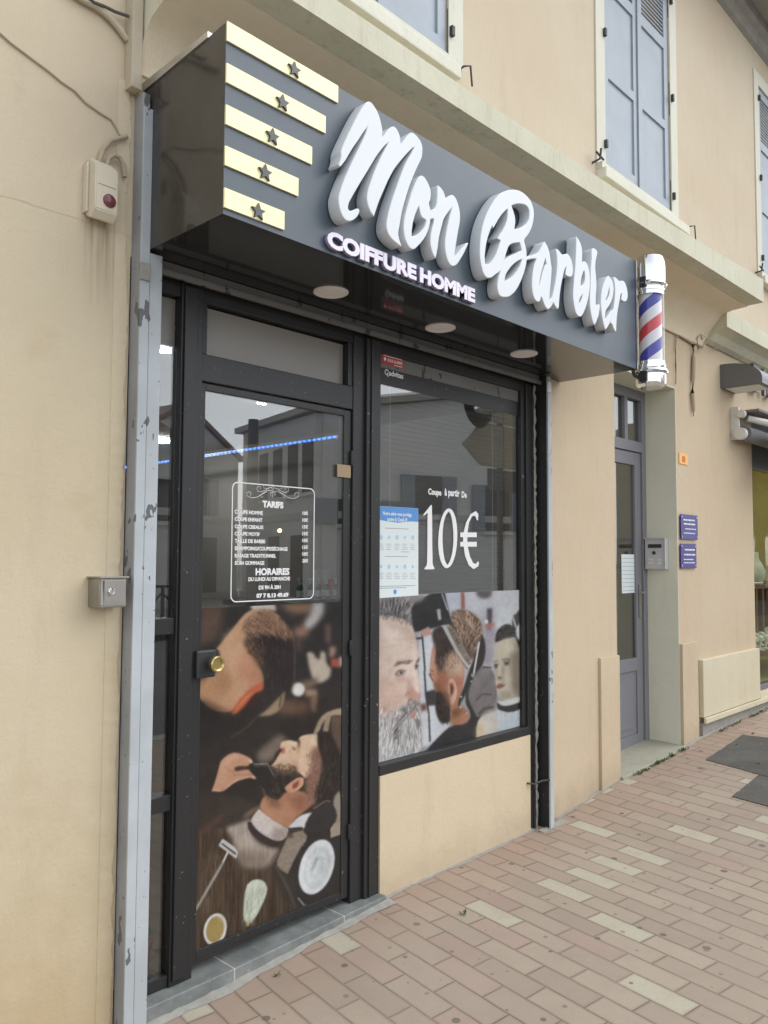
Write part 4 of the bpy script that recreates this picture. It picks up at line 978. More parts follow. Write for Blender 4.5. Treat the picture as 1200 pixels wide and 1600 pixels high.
    c.poly([(60, 1050), (230, 1050), (230, 1330), (60, 1350)], (206, 206, 204), 18, .6, (34, 4, 3, 40))
    c.poly([(206, 1110), (230, 950), (300, 882), (370, 850), (398, 862), (396, 905), (330, 930), (272, 1000), (240, 1130)], (112, 104, 102), 7, .9, (34, 20, 3, 20))
    c.strands([(70, 980), (200, 960), (250, 910), (330, 880), (392, 870), (398, 985), (412, 1100), (405, 1230), (70, 1320)], 620, lambda x, y: 96-(x-240)*.05, 90, 5, [(238, 237, 235), (120, 116, 114), (206, 204, 202), (160, 157, 155), (250, 250, 248)], -6, .6, 8)
    c.strands([(210, 1110), (235, 950), (300, 886), (370, 856), (396, 866), (392, 905), (330, 930), (272, 1000), (236, 1120)], 190, lambda x, y: 122-(x-210)*.16, 60, 5, [(70, 64, 62), (150, 144, 142), (100, 92, 90), (198, 194, 190)], 8, .6, 9)
    c.poly([(325, 955), (366, 925), (372, 962), (340, 990)], (196, 132, 122), 4)
    c.poly([(360, 985), (400, 990), (402, 1040), (372, 1040)], (120, 112, 110), 6, .8, (24, 8, 3, 20))
    # dark arm, window bar, hand
    c.poly([(340, 150), (420, 110), (520, 60), (575, 60), (600, 190), (630, 290), (560, 310), (490, 330), (420, 350), (360, 358), (338, 300)], (52, 52, 54), 4)
    c.poly([(320, 100), (430, 90), (430, 130), (330, 160)], (140, 132, 128), 10, .9)
    c.poly([(518, 195), (545, 190), (552, 270), (530, 272)], (176, 174, 168), 3); c.line([(556, 80), (598, 200)], 8, (196, 198, 200), 2)
    c.line([(412, 360), (424, 500), (434, 640)], 12, (54, 54, 60), 3); c.line([(430, 640), (440, 800), (462, 950), (470, 1150)], 12, (60, 60, 66), 3)
    c.poly([(436, 790), (512, 770), (516, 885), (446, 892)], (62, 62, 66), 5)
    c.poly([(396, 352), (462, 318), (484, 372), (420, 396)], (196, 152, 140), 4); c.line([(372, 404), (412, 402)], 14, (60, 56, 56), 3)
    # second man
    c.poly([(478, 520), (500, 440), (560, 400), (700, 500), (725, 640), (700, 800), (680, 900), (600, 900), (560, 820), (505, 770), (490, 720), (500, 700), (466, 660), (474, 600)], (176, 120, 94), 4)
    c.poly([(500, 700), (560, 720), (600, 860), (540, 860), (505, 770)], (130, 74, 52), 12, .9)
    c.poly([(476, 540), (500, 470), (510, 560), (500, 640), (480, 640)], (206, 156, 130), 7, .9)
    c.poly([(482, 345), (560, 300), (640, 380), (720, 520), (712, 560), (640, 500), (590, 560), (565, 640), (530, 660), (505, 560), (520, 470), (492, 430)], (66, 54, 50), 7)
    c.poly([(565, 560), (640, 490), (715, 600), (710, 690), (620, 690), (570, 660)], (196, 160, 134), 16, .9, (10, 0, 3, 3))
    c.poly([(622, 212), (700, 188), (790, 218), (842, 290), (858, 400), (845, 500), (795, 545), (730, 520), (690, 440), (640, 360), (626, 290)], (142, 114, 94), 5, 1, (42, -55, 3.5, 12))
    c.poly([(690, 440), (730, 400), (800, 430), (840, 480), (800, 560), (735, 560)], (84, 68, 62), 12, .8)
    c.strands([(625, 215), (700, 192), (790, 222), (840, 290), (856, 400), (835, 490), (760, 470), (700, 420), (645, 350)], 330, lambda x, y: 60+(x-640)*.28, 52, 6, [(184, 152, 126), (104, 80, 66), (150, 120, 98), (206, 178, 150), (84, 64, 54)], 14, .6, 10)
    c.strands([(490, 360), (560, 310), (640, 390), (700, 500), (620, 500), (560, 600), (520, 600), (515, 480)], 150, lambda x, y: 80, 50, 5, [(96, 78, 70), (42, 34, 32), (70, 56, 52)], 6, .55, 11)
    c.line([(464, 655), (480, 690), (494, 712)], 9, (50, 36, 34), 3)
    c.poly([(598, 705), (618, 690), (645, 700), (668, 770), (655, 850), (628, 888), (610, 870), (604, 800)], (212, 158, 134), 2.5); c.poly([(612, 730), (636, 730), (636, 800), (618, 830)], (120, 66, 50), 5)
    c.poly([(648, 690), (690, 672), (700, 730), (668, 750)], (196, 92, 70), 16, .65)
    c.poly([(508, 790), (560, 786), (608, 870), (622, 940), (614, 1002), (570, 1020), (525, 985), (505, 890)], (46, 38, 36), 5)
    c.poly([(614, 910), (690, 880), (765, 950), (730, 1020), (640, 1045), (618, 1000)], (178, 120, 88), 4); c.poly([(620, 920), (690, 900), (700, 950), (640, 980)], (120, 70, 50), 12, .8)
    c.strands([(512, 795), (560, 790), (606, 870), (618, 940), (610, 998), (570, 1015), (528, 980), (508, 890)], 130, 78, 42, 4.5, [(84, 68, 60), (32, 27, 26), (60, 48, 44)], 6, .6, 12)
    # glove, comb, scissors
    c.poly([(846, 370), (872, 440), (868, 540), (840, 620), (780, 730), (700, 850), (680, 900), (668, 870), (720, 740), (745, 650), (800, 520)], (50, 48, 50), 4)
    c.poly([(560, 280), (610, 250), (636, 300), (680, 400), (640, 400)], (60, 58, 60), 4)
    c.poly([(552, 312), (622, 300), (692, 420), (770, 580), (746, 632), (722, 606), (650, 500)], (182, 182, 176), 2)
    c.poly([(590, 318), (622, 305), (692, 425), (768, 578), (752, 600), (690, 520)], (124, 110, 98), 3, 1, (30, 60, 2, 10))
    c.line([(555, 320), (650, 500), (742, 628)], 6, (60, 58, 60), 2)
    c.line([(826, 428), (785, 664)], 12, (212, 210, 206), 1.5); c.ell(780, 670, 14, 16, (150, 146, 142), 0, 2)
    for p in ((770, 715), (694, 825), (690, 900), (735, 945)): c.ell(*p, 8, 6, (210, 210, 205), 0, 2)
    # black shirt, grey sleeve
    c.poly([(400, 1270), (470, 1180), (560, 1085), (620, 1035), (730, 1020), (770, 955), (715, 850), (760, 720), (860, 780), (890, 860), (815, 1000), (808, 1150), (600, 1230), (400, 1290)], (48, 48, 50), 4)
    c.poly([(776, 700), (815, 630), (870, 600), (932, 640), (955, 760), (950, 905), (880, 930), (812, 975), (770, 900), (740, 820)], (124, 118, 118), 5, 1, (10, 30, 12, 30))
    c.line([(800, 850), (850, 805), (920, 810)], 10, (80, 70, 70), 4); c.line([(820, 950), (870, 905), (930, 900)], 12, (74, 64, 64), 5); c.line([(850, 610), (915, 615)], 10, (60, 54, 56), 3)
    # boy
    c.poly([(944, 440), (1000, 405), (1075, 390), (1160, 480), (1160, 820), (1062, 850), (992, 858), (956, 810), (940, 700), (952, 640), (926, 600)], (190, 180, 160), 3)
    c.poly([(1060, 420), (1160, 440), (1160, 830), (1080, 830), (1050, 640)], (142, 130, 112), 18, .85)
    c.poly([(960, 440), (1040, 430), (1050, 520), (960, 540)], (200, 188, 160), 14, .8)
    c.poly([(938, 432), (946, 356), (1000, 302), (1062, 306), (1108, 360), (1130, 480), (1110, 460), (1082, 394), (1000, 410), (955, 430)], (58, 55, 53), 4, 1, (14, 30, 3, 10))
    c.strands([(945, 420), (950, 360), (1000, 306), (1060, 310), (1104, 360), (1115, 440), (1080, 390), (1000, 402)], 110, lambda x, y: -40+(x-950)*.3, 45, 5, [(96, 90, 86), (40, 37, 36), (70, 66, 63)], 10, .6, 13)
    c.line([(930, 576), (958, 566)], 12, (110, 98, 86), 5, .9); c.line([(990, 562), (1020, 550), (1052, 560)], 10, (104, 92, 80), 4)
    c.poly([(932, 592), (962, 588), (960, 622), (936, 622)], (84, 72, 66), 4); c.poly([(1000, 572), (1046, 568), (1044, 596), (1006, 600)], (110, 98, 88), 5); c.ell(1024, 585, 8, 8, (54, 48, 46), 0, 3); c.ell(950, 606, 6, 8, (54, 48, 46), 0, 3)
    c.poly([(956, 600), (985, 600), (985, 680), (962, 692), (950, 680)], (206, 194, 176), 6, .8); c.ell(972, 686, 16, 7, (100, 74, 64), 0, 4)
    c.poly([(948, 748), (975, 722), (1014, 742), (980, 768), (952, 766)], (150, 96, 86), 4); c.poly([(985, 620), (1010, 640), (1010, 740), (990, 720)], (156, 140, 120), 9, .7)
    c.poly([(1085, 230), (1120, 190), (1120, 290), (1090, 330), (1060, 310), (1066, 240)], (84, 80, 80), 4); c.line([(1066, 245), (1090, 320)], 12, (190, 190, 185), 2)
    c.poly([(1088, 330), (1120, 300), (1120, 420), (1095, 400)], (226, 226, 226), 5)
    c.poly([(958, 850), (990, 862), (1118, 820), (1150, 850), (1060, 890), (980, 890)], (214, 216, 216), 3)
    c.poly([(952, 868), (1000, 896), (1080, 880), (1150, 845), (1150, 905), (1050, 942), (980, 925), (956, 905)], (56, 56, 58), 3)
    c.poly([(946, 918), (1050, 944), (1150, 905), (1150, 1090), (968, 1110)], (198, 210, 216), 3, 1, (7, 4, 4, 40))
    c.poly([(806, 1010), (850, 960), (950, 925), (972, 1100), (806, 1150)], (210, 202, 190), 4); c.poly([(800, 1040), (850, 1010), (860, 1140), (806, 1150)], (226, 190, 130), 14, .7)
    # modelling of the three faces
    P = c.poly
    P([(60, 250), (110, 240), (130, 520), (90, 800), (60, 900)], (196, 168, 152), 22, .5)
    P([(180, 255), (330, 300), (352, 400), (250, 360), (150, 300)], (206, 178, 162), 16, .6)
    P([(205, 560), (330, 530), (345, 560), (230, 575)], (214, 184, 168), 8, .7)
    P([(215, 680), (300, 672), (320, 720), (250, 730), (200, 700)], (206, 166, 150), 12, .75)
    P([(350, 420), (374, 500), (378, 560), (350, 590), (335, 500)], (244, 224, 210), 8, .6)
    P([(160, 740), (260, 740), (285, 820), (200, 870), (140, 830)], (234, 196, 180), 20, .6)
    P([(310, 700), (345, 690), (340, 780), (310, 830), (296, 790)], (206, 160, 146), 9, .6)
    c.line([(292, 826), (306, 800), (326, 792)], 7, (176, 122, 110), 5, .8); c.line([(345, 858), (385, 852), (400, 800)], 7, (170, 116, 104), 4, .7)
    P([(366, 740), (396, 782), (388, 800), (366, 780)], (250, 224, 210), 5, .8)
    c.line([(120, 420), (230, 405), (320, 420)], 4, (208, 178, 164), 4, .6); c.line([(130, 470), (230, 452), (330, 470)], 4, (208, 178, 164), 4, .6)
    c.line([(190, 640), (172, 660)], 4, (190, 150, 138), 4, .6); c.line([(192, 660), (170, 690)], 4, (190, 150, 138), 4, .6)
    c.strands([(60, 900), (120, 880), (200, 900), (250, 860), (260, 960), (60, 1010)], 160, 98, 44, 4, [(226, 214, 204), (176, 150, 138), (240, 236, 230), (150, 132, 124)], -6, .55, 31)
    c.strands([(60, 225), (160, 225), (250, 250), (335, 290), (330, 325), (220, 285), (60, 262)], 120, lambda x, y: -98+(x-75)*.12, 34, 4, [(120, 112, 108), (150, 140, 134), (92, 86, 84)], 8, .6, 32)
    c.strands([(296, 850), (370, 828), (396, 850), (390, 890), (300, 900)], 70, lambda x, y: 110-(x-300)*.3, 44, 4, [(214, 208, 204), (126, 114, 110), (176, 164, 158)], 6, .6, 33)
    # second man
    P([(480, 600), (520, 600), (540, 700), (500, 720), (470, 660)], (206, 146, 116), 10, .8)
    P([(520, 640), (590, 640), (600, 740), (560, 790), (520, 740)], (160, 98, 70), 14, .8)
    P([(560, 780), (612, 800), (622, 900), (600, 900), (575, 850)], (110, 70, 54), 9, .8)
    P([(640, 480), (700, 540), (716, 640), (690, 660), (640, 600)], (208, 176, 152), 14, .6)
    c.strands([(500, 560), (560, 520), (640, 480), (700, 560), (640, 600), (560, 660), (520, 660)], 190, 78, 24, 4, [(110, 82, 68), (150, 116, 96), (88, 66, 56), (184, 148, 124)], 0, .5, 34)
    c.line([(610, 706), (640, 704), (660, 770), (650, 840)], 6, (232, 186, 162), 3, .8); P([(622, 750), (640, 752), (636, 800), (624, 800)], (84, 44, 36), 5, .8)
    c.line([(470, 660), (494, 664)], 5, (90, 56, 44), 2, .8); c.line([(476, 636), (500, 640)], 6, (58, 42, 36), 3, .8)
    P([(690, 940), (760, 950), (740, 1010), (690, 1020)], (196, 142, 110), 10, .6)
    # boy
    P([(1000, 410), (1080, 400), (1096, 500), (1010, 520)], (206, 196, 174), 16, .7)
    P([(1058, 520), (1120, 500), (1125, 780), (1075, 800)], (128, 116, 98), 16, .75)
    P([(940, 610), (962, 620), (958, 690), (944, 700)], (172, 158, 138), 7, .7)
    P([(1000, 640), (1048, 640), (1052, 720), (1010, 730)], (202, 190, 168), 10, .7)
    P([(985, 600), (1012, 606), (1004, 660), (990, 680)], (150, 136, 116), 7, .6)
    P([(968, 790), (1040, 780), (1060, 830), (990, 845)], (150, 136, 116), 9, .7)
    c.line([(952, 752), (978, 746), (1010, 742)], 5, (96, 60, 54), 3, .8); c.line([(1000, 574), (1024, 566), (1044, 572)], 5, (70, 60, 54), 3, .8); c.line([(936, 594), (960, 590)], 5, (70, 60, 54), 3, .8)
    P([(960, 690), (990, 688), (986, 702), (964, 704)], (120, 98, 82), 5, .7)
    return c
PD = poster('door_poster', film(paint_door()), 1.8705, 2.6505, .088, 1.418, .0385, .0035)
tag(PD, 'tall photo print on the lower door glass: two barber clients, razor, brush and shaving foam', 'poster')
PW = poster('window_poster', film(paint_window()), 2.887, 4.134, .626, 1.437, .0445, .0038)
tag(PW, 'wide photo print along the window foot: grey-bearded man, comb over hair, boy in cape', 'poster')

# price list on the door
Y0 = .0392
PLS = thing('price_list', 'white vinyl price list and opening hours in a rounded outline on the door glass', 'lettering', (2.24, Y0, 1.43))
def cr(x, y): p = at(340+x*.18333, 740+y*.18333, Y0); return p.x, p.z
def rounded(x0, x1, z0, z1, r, n=6):
    P = []
    for cx, cz, a0 in ((x1-r, z1-r, 0), (x0+r, z1-r, 90), (x0+r, z0+r, 180), (x1-r, z0+r, 270)):
        for i in range(n+1): a = R(a0+90*i/n); P.append((cx+r*math.cos(a), cz+r*math.sin(a)))
    return P
fx0, fx1, fz0, fz1 = 2.012, 2.472, 1.437, 1.940
curve_solid('outline', [rounded(fx0, fx1, fz0, fz1, .028), rounded(fx0+.0045, fx1-.0045, fz0+.0045, fz1-.0045, .024)], Y0-.001, Y0, 'white_vinyl', PLS, 0, 0)
def row(s, xa, xb, yt, yb, bold=.035, name='text_line'):
    a = cr(xa, yb); b = cr(xb, yb); t = cr(xa, yt)
    bz = at(340+xb*.18333, 740+yb*.18333, Y0)
    return text(name, s, a[0], b[0], a[1], t[1], Y0, 'white_vinyl', PLS, .001, bold)
row('TARIFS', 382, 560, 229, 288, .06, 'title'); row('HORAIRES', 323, 610, 806, 868, .045, 'title')
for s, xb, yt, h in (('COUPE HOMME', 385, 307, 34), ('COUPE ENFANT', 380, 369, 34), ('COUPE CISEAUX', 392, 433, 33), ('COUPE MOTIF', 358, 495, 32), ('TAILLE DE BARBE', 405, 556, 33), ('SHAMPOING/COUPE/SÉCHAGE', 596, 611, 42), ('RASAGE TRADITIONNEL', 497, 682, 34), ('SOIN GOMMAGE', 397, 745, 34)):
    row(s, 145, xb, yt, yt+h)
for i, s in enumerate(('10€', '10€', '15€', '15€', '10€', '13€', '10€', '20€')): row(s, 722, 769, 320+i*58, 353+i*58)
row('DU LUNDI AU DIMANCHE', 262, 616, 884, 918); row('DE 9H À 20H', 350, 536, 946, 990); row('07 7 8.13 49.69', 330, 602, 1022, 1062, .05)
bmo = bmesh.new()
def swirl(pts, wd):
    P = []
    for x, y in pts: a = cr(x, y); P.append((a[0], Y0-.0006, a[1]))
    atube(bmo, P, wd, 4)
def arc(cx, cy, r0, r1, a0, a1, n=16): return [(cx+(r0+(r1-r0)*i/n)*math.cos(R(a0+(a1-a0)*i/n)), cy-(r0+(r1-r0)*i/n)*math.sin(R(a0+(a1-a0)*i/n))) for i in range(n+1)]
for sgn in (-1, 1):
    f = lambda L: [(470+sgn*(x-470), y+(0 if sgn > 0 else -6)) for x, y in L]
    swirl(f([(480, 150), (520, 150), (560, 178), (600, 205), (650, 214), (690, 195), (692, 168), (672, 160), (655, 172), (660, 192)]), .0011)
    swirl(f([(500, 125), (530, 145), (570, 162), (600, 155), (607, 130), (590, 112), (572, 122), (578, 140)]), .0011)
    swirl(f([(480, 120), (510, 132), (545, 130), (552, 110), (535, 100), (525, 112)]), .0009)
    swirl(f([(520, 160), (560, 180), (578, 195), (568, 210), (555, 200)]), .0009)
swirl([(470, 92), (460, 120), (470, 140), (480, 120), (470, 92)], .0014); swirl([(470, 140), (470, 205)], .0014); swirl([(455, 190), (448, 165), (470, 155), (492, 165), (486, 190)], .0014)
finish('ornament', bmo, 'white_vinyl', PLS); adopt(PLS)

# price lettering on the window
Y1 = .0452
PT = thing('window_lettering', 'large white vinyl price on the window reading ten euros', 'lettering', (3.48, Y1, 1.58))
def cw(x, y): p = at(570+x*.21667, 760+y*.21667, Y1); return p.x, p.z
for s, xa, xb, yt, yb in (('Coupe', 457, 551, 10, 72), ('à partir', 575, 683, 12, 82), ('De', 698, 733, 32, 82)):
    a = cw(xa, yb); b = cw(xb, yt); t = cw(xa, yt); text('text_line', s, a[0], b[0], a[1], t[1]-.002, Y1, 'white_vinyl', PT, .001, .035)
curve_solid('digit_one', [[cw(*p) for p in ((420, 205), (478, 132), (484, 140), (486, 540), (492, 575), (502, 588), (500, 598), (430, 598), (430, 588), (444, 575), (450, 540), (452, 190), (425, 212))]], Y1-.001, Y1, 'white_vinyl', PT, 0, 1)
curve_solid('digit_zero', [[cw(*p) for p in ((605, 152), (640, 180), (662, 260), (668, 375), (655, 490), (625, 570), (588, 596), (555, 565), (533, 490), (527, 385), (540, 270), (568, 185))],
    [cw(*p) for p in ((603, 180), (578, 215), (562, 290), (558, 385), (566, 490), (580, 550), (597, 566), (618, 530), (634, 460), (640, 370), (634, 270), (620, 200))]], Y1-.001, Y1, 'white_vinyl', PT, 0, 2)
curve_solid('euro_sign', [[cw(*p) for p in ((688, 332), (712, 332), (730, 260), (762, 200), (800, 178), (818, 200), (815, 245), (808, 244), (795, 212), (772, 215), (750, 262), (740, 332), (806, 332), (806, 366), (738, 366), (738, 400), (806, 400), (806, 434), (742, 434), (755, 500), (778, 550), (800, 560), (815, 540), (822, 548), (818, 575), (785, 596), (750, 570), (722, 500), (712, 434), (688, 434), (688, 400), (708, 400), (708, 366), (688, 366))]], Y1-.001, Y1, 'white_vinyl', PT, 0, 0)
adopt(PT)

# notice sheet
NS = thing('notice', 'pale paper notice with blue heading taped inside the left edge of the window', 'notice', (3.05, .045, 1.43))
def nb(x, y): p = at(570+x*.21667, 760+y*.21667, .044); return p.x, p.z
curve_solid('sheet', [[nb(75, 140), nb(386, 158), nb(386, 785), nb(75, 808)]], .0442, .0455, 'paper', NS, 0, 0)
curve_solid('header', [[nb(76, 141), nb(385, 159), nb(385, 256), nb(330, 252), nb(240, 262), nb(150, 250), nb(76, 232)]], .0436, .0441, 'notice_blue', NS, 0, 0)
a = nb(130, 205); b = nb(337, 180); text('text_line', 'Notre salon vous protège', a[0], b[0], a[1]-.006, a[1]+.018, .0435, 'paper', NS, .0006, .03)
a = nb(160, 245); b = nb(305, 215); text('text_line', 'contre la Covid-19', a[0], b[0], a[1]-.004, a[1]+.018, .0435, 'paper', NS, .0006, .03)
bmt = bmesh.new()
for ry, n in ((368, 0), (578, 1)):
    for i in range(5):
        cx = 118+i*57; px_, pz_ = nb(cx, ry)
        bmi = bmesh.new(); bmesh.ops.create_circle(bmi, cap_ends=True, radius=.012 if (i+n) % 2 == 0 else .009, segments=14, matrix=Matrix.Translation((px_, .0437, pz_)) @ Matrix.Rotation(R(90), 4, 'X')); finish('icon', bmi, 'print_pale_blue', NS)
        for j in range(4):
            xa, za = nb(cx-22+random.uniform(0, 6), ry+48+j*13); xb, _ = nb(cx+22-random.uniform(0, 14), ry+48); abox(bmt, xa, xb, .0436, .0441, za-.0011, za+.0011)
for yy, xa, xb in ((300, 145, 315), (472, 260, 318), (505, 145, 310), (722, 90, 365), (735, 100, 300)):
    x0_, z0_ = nb(xa, yy); x1_, _ = nb(xb, yy); abox(bmt, x0_, x1_, .0436, .0441, z0_-.0016, z0_+.0016)
finish('fine_print', bmt, 'print_grey', NS)
lathe('emblem', [(.012, 0), (.012, -.0006)], (*nb(218, 760)[:1], .0441, nb(218, 760)[1]), 'notice_blue', NS, 20, 'Y'); adopt(NS)

# stickers at the window top
ST = thing('alarm_sticker', 'small red sticker with white print at the window top left corner', 'sticker', (3, .045, 2.6))
a, b = at(597, 568, .0445), at(630, 568, .0445)
box('sticker_sheet', a.x, b.x, .0442, .0452, a.z, a.z+.052, 'sticker_red', ST)
text('text_line', 'SOUS ALARME', a.x+.04, b.x-.008, a.z+.018, a.z+.034, .0441, 'white_vinyl', ST, .0006, .02)
bm = bmesh.new(); abox(bm, a.x+.01, b.x-.01, .0436, .0441, a.z+.043, a.z+.046); abox(bm, a.x+.09, b.x-.008, .0436, .0441, a.z+.006, a.z+.009); aprism(bm, [(a.x+.012, a.z+.034), (a.x+.03, a.z+.034), (a.x+.028, a.z+.022), (a.x+.021, a.z+.016), (a.x+.014, a.z+.022)], .0436, .0441); finish('shield', bm, 'white_vinyl', ST); adopt(ST)
SK = thing('logo_sticker', 'white logo lettering on the window glass just under the red sticker', 'sticker', (3, .045, 2.5))
a, b = at(608, 588, .0445), at(630, 588, .0445); text('text_line', 'advitas', a.x-.002, b.x, a.z+.004, a.z+.032, .0445, 'white_vinyl', SK, .0006, .02)
bm = bmesh.new(); atube(bm, [(a.x-.018+.013*math.cos(R(t)), .0442, a.z+.018+.013*math.sin(R(t))) for t in range(20, 330, 20)]+[(a.x-.014, .0442, a.z+.016), (a.x-.008, .0442, a.z-.004)], .0028, 4); finish('swirl_mark', bm, 'white_vinyl', SK); adopt(SK)
a = at(524, 745, .04); bm = bmesh.new(); abox(bm, a.x, a.x+.088, .0265, .0275, a.z, a.z+.06, .0003)
tag(finish('tape_strip', bm, 'tape'), 'brown tape strip stuck across the right edge of the door glass', 'tape')

# ------------------------------------------------------------------ fascia sign
XL, XR, YS, ZB, ZT = 1.545, 4.548, -.53, 2.766, 3.43
SG = thing('shop_sign', 'big dark boxed fascia sign with white script lettering over the barber shop', 'sign', (3.05, -.26, 2.766))
bm = bmesh.new()
aprism(bm, [(XL, ZB), (XR, ZB), (XR, ZT), (XL, ZT)], YS, YS+.004); finish('face_panel', bm, 'sign_face', SG)
bm = bmesh.new(); axprism(bm, [(YS+.0045, ZB+.001), (YS+.0045, ZT-.001), (-.002, 3.395), (-.002, ZB+.001)], XL, XL+.004); finish('side_panel', bm, 'sign_side', SG)
bm = bmesh.new(); axprism(bm, [(YS+.0045, ZB+.001), (YS+.0045, ZT-.001), (-.002, 3.395), (-.002, ZB+.001)], XR-.004, XR); finish('side_panel', bm, 'sign_side', SG)
bm = bmesh.new(); abox(bm, XL+.0045, XR-.0045, YS+.0045, -.002, ZB, ZB+.004); finish('soffit_panel', bm, 'soffit', SG)
bm = bmesh.new(); axprism(bm, [(YS+.0045, ZT-.002), (-.002, 3.395), (-.002, 3.385), (YS+.0045, ZT-.012)], XL+.005, XR-.005); finish('top_panel', bm, 'alu', SG)
bm = bmesh.new(); axprism(bm, [(YS+.10, 3.418), (-.002, 3.398), (-.002, 3.432), (YS+.10, 3.44)], XL-.006, XL+.03); finish('edge_strip', bm, 'alu', SG)
bm = bmesh.new(); abox(bm, XR+.0005, XR+.004, YS-.003, YS+.03, ZB-.004, ZT+.004); abox(bm, XR-.012, XR+.004, YS-.006, YS-.0031, ZB-.004, ZT+.004); finish('end_trim', bm, 'alu', SG)
# gold bars and stars
for (z0, z1, xr) in ((3.361, 3.429, 2.058), (3.216, 3.283, 1.995), (3.071, 3.139, 1.929), (2.930, 2.997, 1.865), (2.786, 2.853, 1.802)):
    box('gold_bar', XL-.001, xr, YS-.008, YS-.0002, z0, z1, 'gold', SG, .001)
for (px_, py_) in ((460.7, 108.5), (442.3, 160), (426.7, 213), (415, 269.5), (404.3, 330.5)):
    p = at(px_, py_, YS-.014)
    pts = [(p.x+(.031 if k % 2 == 0 else .0135)*math.sin(math.pi*k/5+.0), p.z+(.031 if k % 2 == 0 else .0135)*math.cos(math.pi*k/5)) for k in range(10)]
    curve_solid('star', [pts], YS-.016, YS-.0082, 'star', SG, .0006, 0)
YL = YS-.064
def c1(P): return [(lambda q: (q.x, q.z))(at(500+x/7.5, 150+y/7.5, YL)) for x, y in P]
def c2(P): return [(lambda q: (q.x, q.z))(at(600+x/7.5, 240+y/7.5, YL)) for x, y in P]
def c3(P): return [(lambda q: (q.x, q.z))(at(720+x/7.5, 280+y/7.5, YL)) for x, y in P]
def c4(P): return [(lambda q: (q.x, q.z))(at(830+x/7.0588, 350+y/7.0588, YL)) for x, y in P]
M1 = [(530, 80), (565, 60), (600, 68), (640, 120), (680, 190), (708, 270), (728, 360), (738, 420), (730, 485), (770, 430), (810, 380), (850, 352), (880, 358), (912, 400), (932, 450), (945, 500), (948, 565), (990, 505), (1030, 455), (1065, 422), (1105, 435), (1150, 482), (1190, 540), (1205, 610), (1200, 700)]
M2 = [(440, 60), (390, 160), (335, 290), (290, 410), (245, 560), (210, 690), (188, 830), (168, 930), (178, 1000), (212, 1090), (150, 1052), (90, 1000), (45, 930), (26, 850), (40, 740), (70, 620), (108, 500), (158, 360), (212, 210), (268, 80)]
M3 = [(1060, 690), (1105, 600), (1090, 606), (1040, 652), (960, 742), (880, 842), (830, 930), (785, 1020), (738, 1130), (690, 1240), (660, 1330), (635, 1412), (590, 1352), (560, 1270), (548, 1190), (560, 1110), (592, 1010), (632, 900), (682, 780), (742, 660), (785, 580), (806, 540), (792, 552), (740, 602), (672, 690), (618, 780), (558, 880), (490, 990), (430, 1090), (372, 1190), (340, 1250), (328, 1310), (345, 1345), (388, 1342), (430, 1315), (456, 1320), (468, 1350), (450, 1400), (402, 1450), (350, 1470), (300, 1455), (262, 1405), (235, 1335), (218, 1250), (218, 1170), (245, 1080), (282, 980), (330, 870), (380, 760), (430, 660), (480, 560), (528, 460), (562, 355), (545, 378), (500, 440), (450, 520), (390, 600), (332, 700), (290, 770), (240, 832), (216, 805), (235, 760), (250, 700), (243, 655), (265, 590), (300, 510), (342, 420), (400, 300), (462, 180)]
curve_solid('letter_m', [c1(M1)+c2(M2)+c1(M3)], YL, YS-.004, 'white_letter', SG, .003)
curve_solid('letter_o', [c2([(430, 252), (470, 268), (505, 322), (535, 390), (552, 450), (545, 540), (522, 590), (545, 650), (548, 720), (545, 790), (530, 870), (490, 970), (430, 1050), (380, 1102), (350, 1125), (310, 1115), (270, 1060), (240, 980), (228, 880), (235, 780), (255, 680), (290, 560), (320, 460), (355, 370), (395, 285)]),
    c2([(410, 612), (370, 700), (340, 800), (325, 900), (325, 965), (360, 968), (420, 930), (470, 870), (495, 800), (488, 770), (442, 750), (420, 690)])], YL-.001, YS-.004, 'white_letter', SG, .003)
curve_solid('letter_n', [c2([(625, 372), (645, 374), (682, 412), (710, 465), (724, 530), (755, 500), (790, 480), (820, 488), (852, 535), (880, 620), (894, 700), (892, 800), (872, 900), (855, 1000), (838, 1110), (826, 1212), (870, 1160), (925, 1095), (970, 1040), (990, 1050), (955, 1135), (905, 1225), (852, 1308), (800, 1322), (760, 1282), (730, 1200), (714, 1080), (720, 980), (745, 850), (770, 730), (802, 625), (760, 680), (702, 760), (680, 850), (650, 960), (635, 1070), (625, 1150), (606, 1230), (575, 1180), (545, 1080), (543, 980), (562, 880), (588, 790), (580, 758), (548, 772), (536, 662), (600, 648), (620, 580), (626, 480), (624, 420)])], YL, YS-.004, 'white_letter', SG, .003)
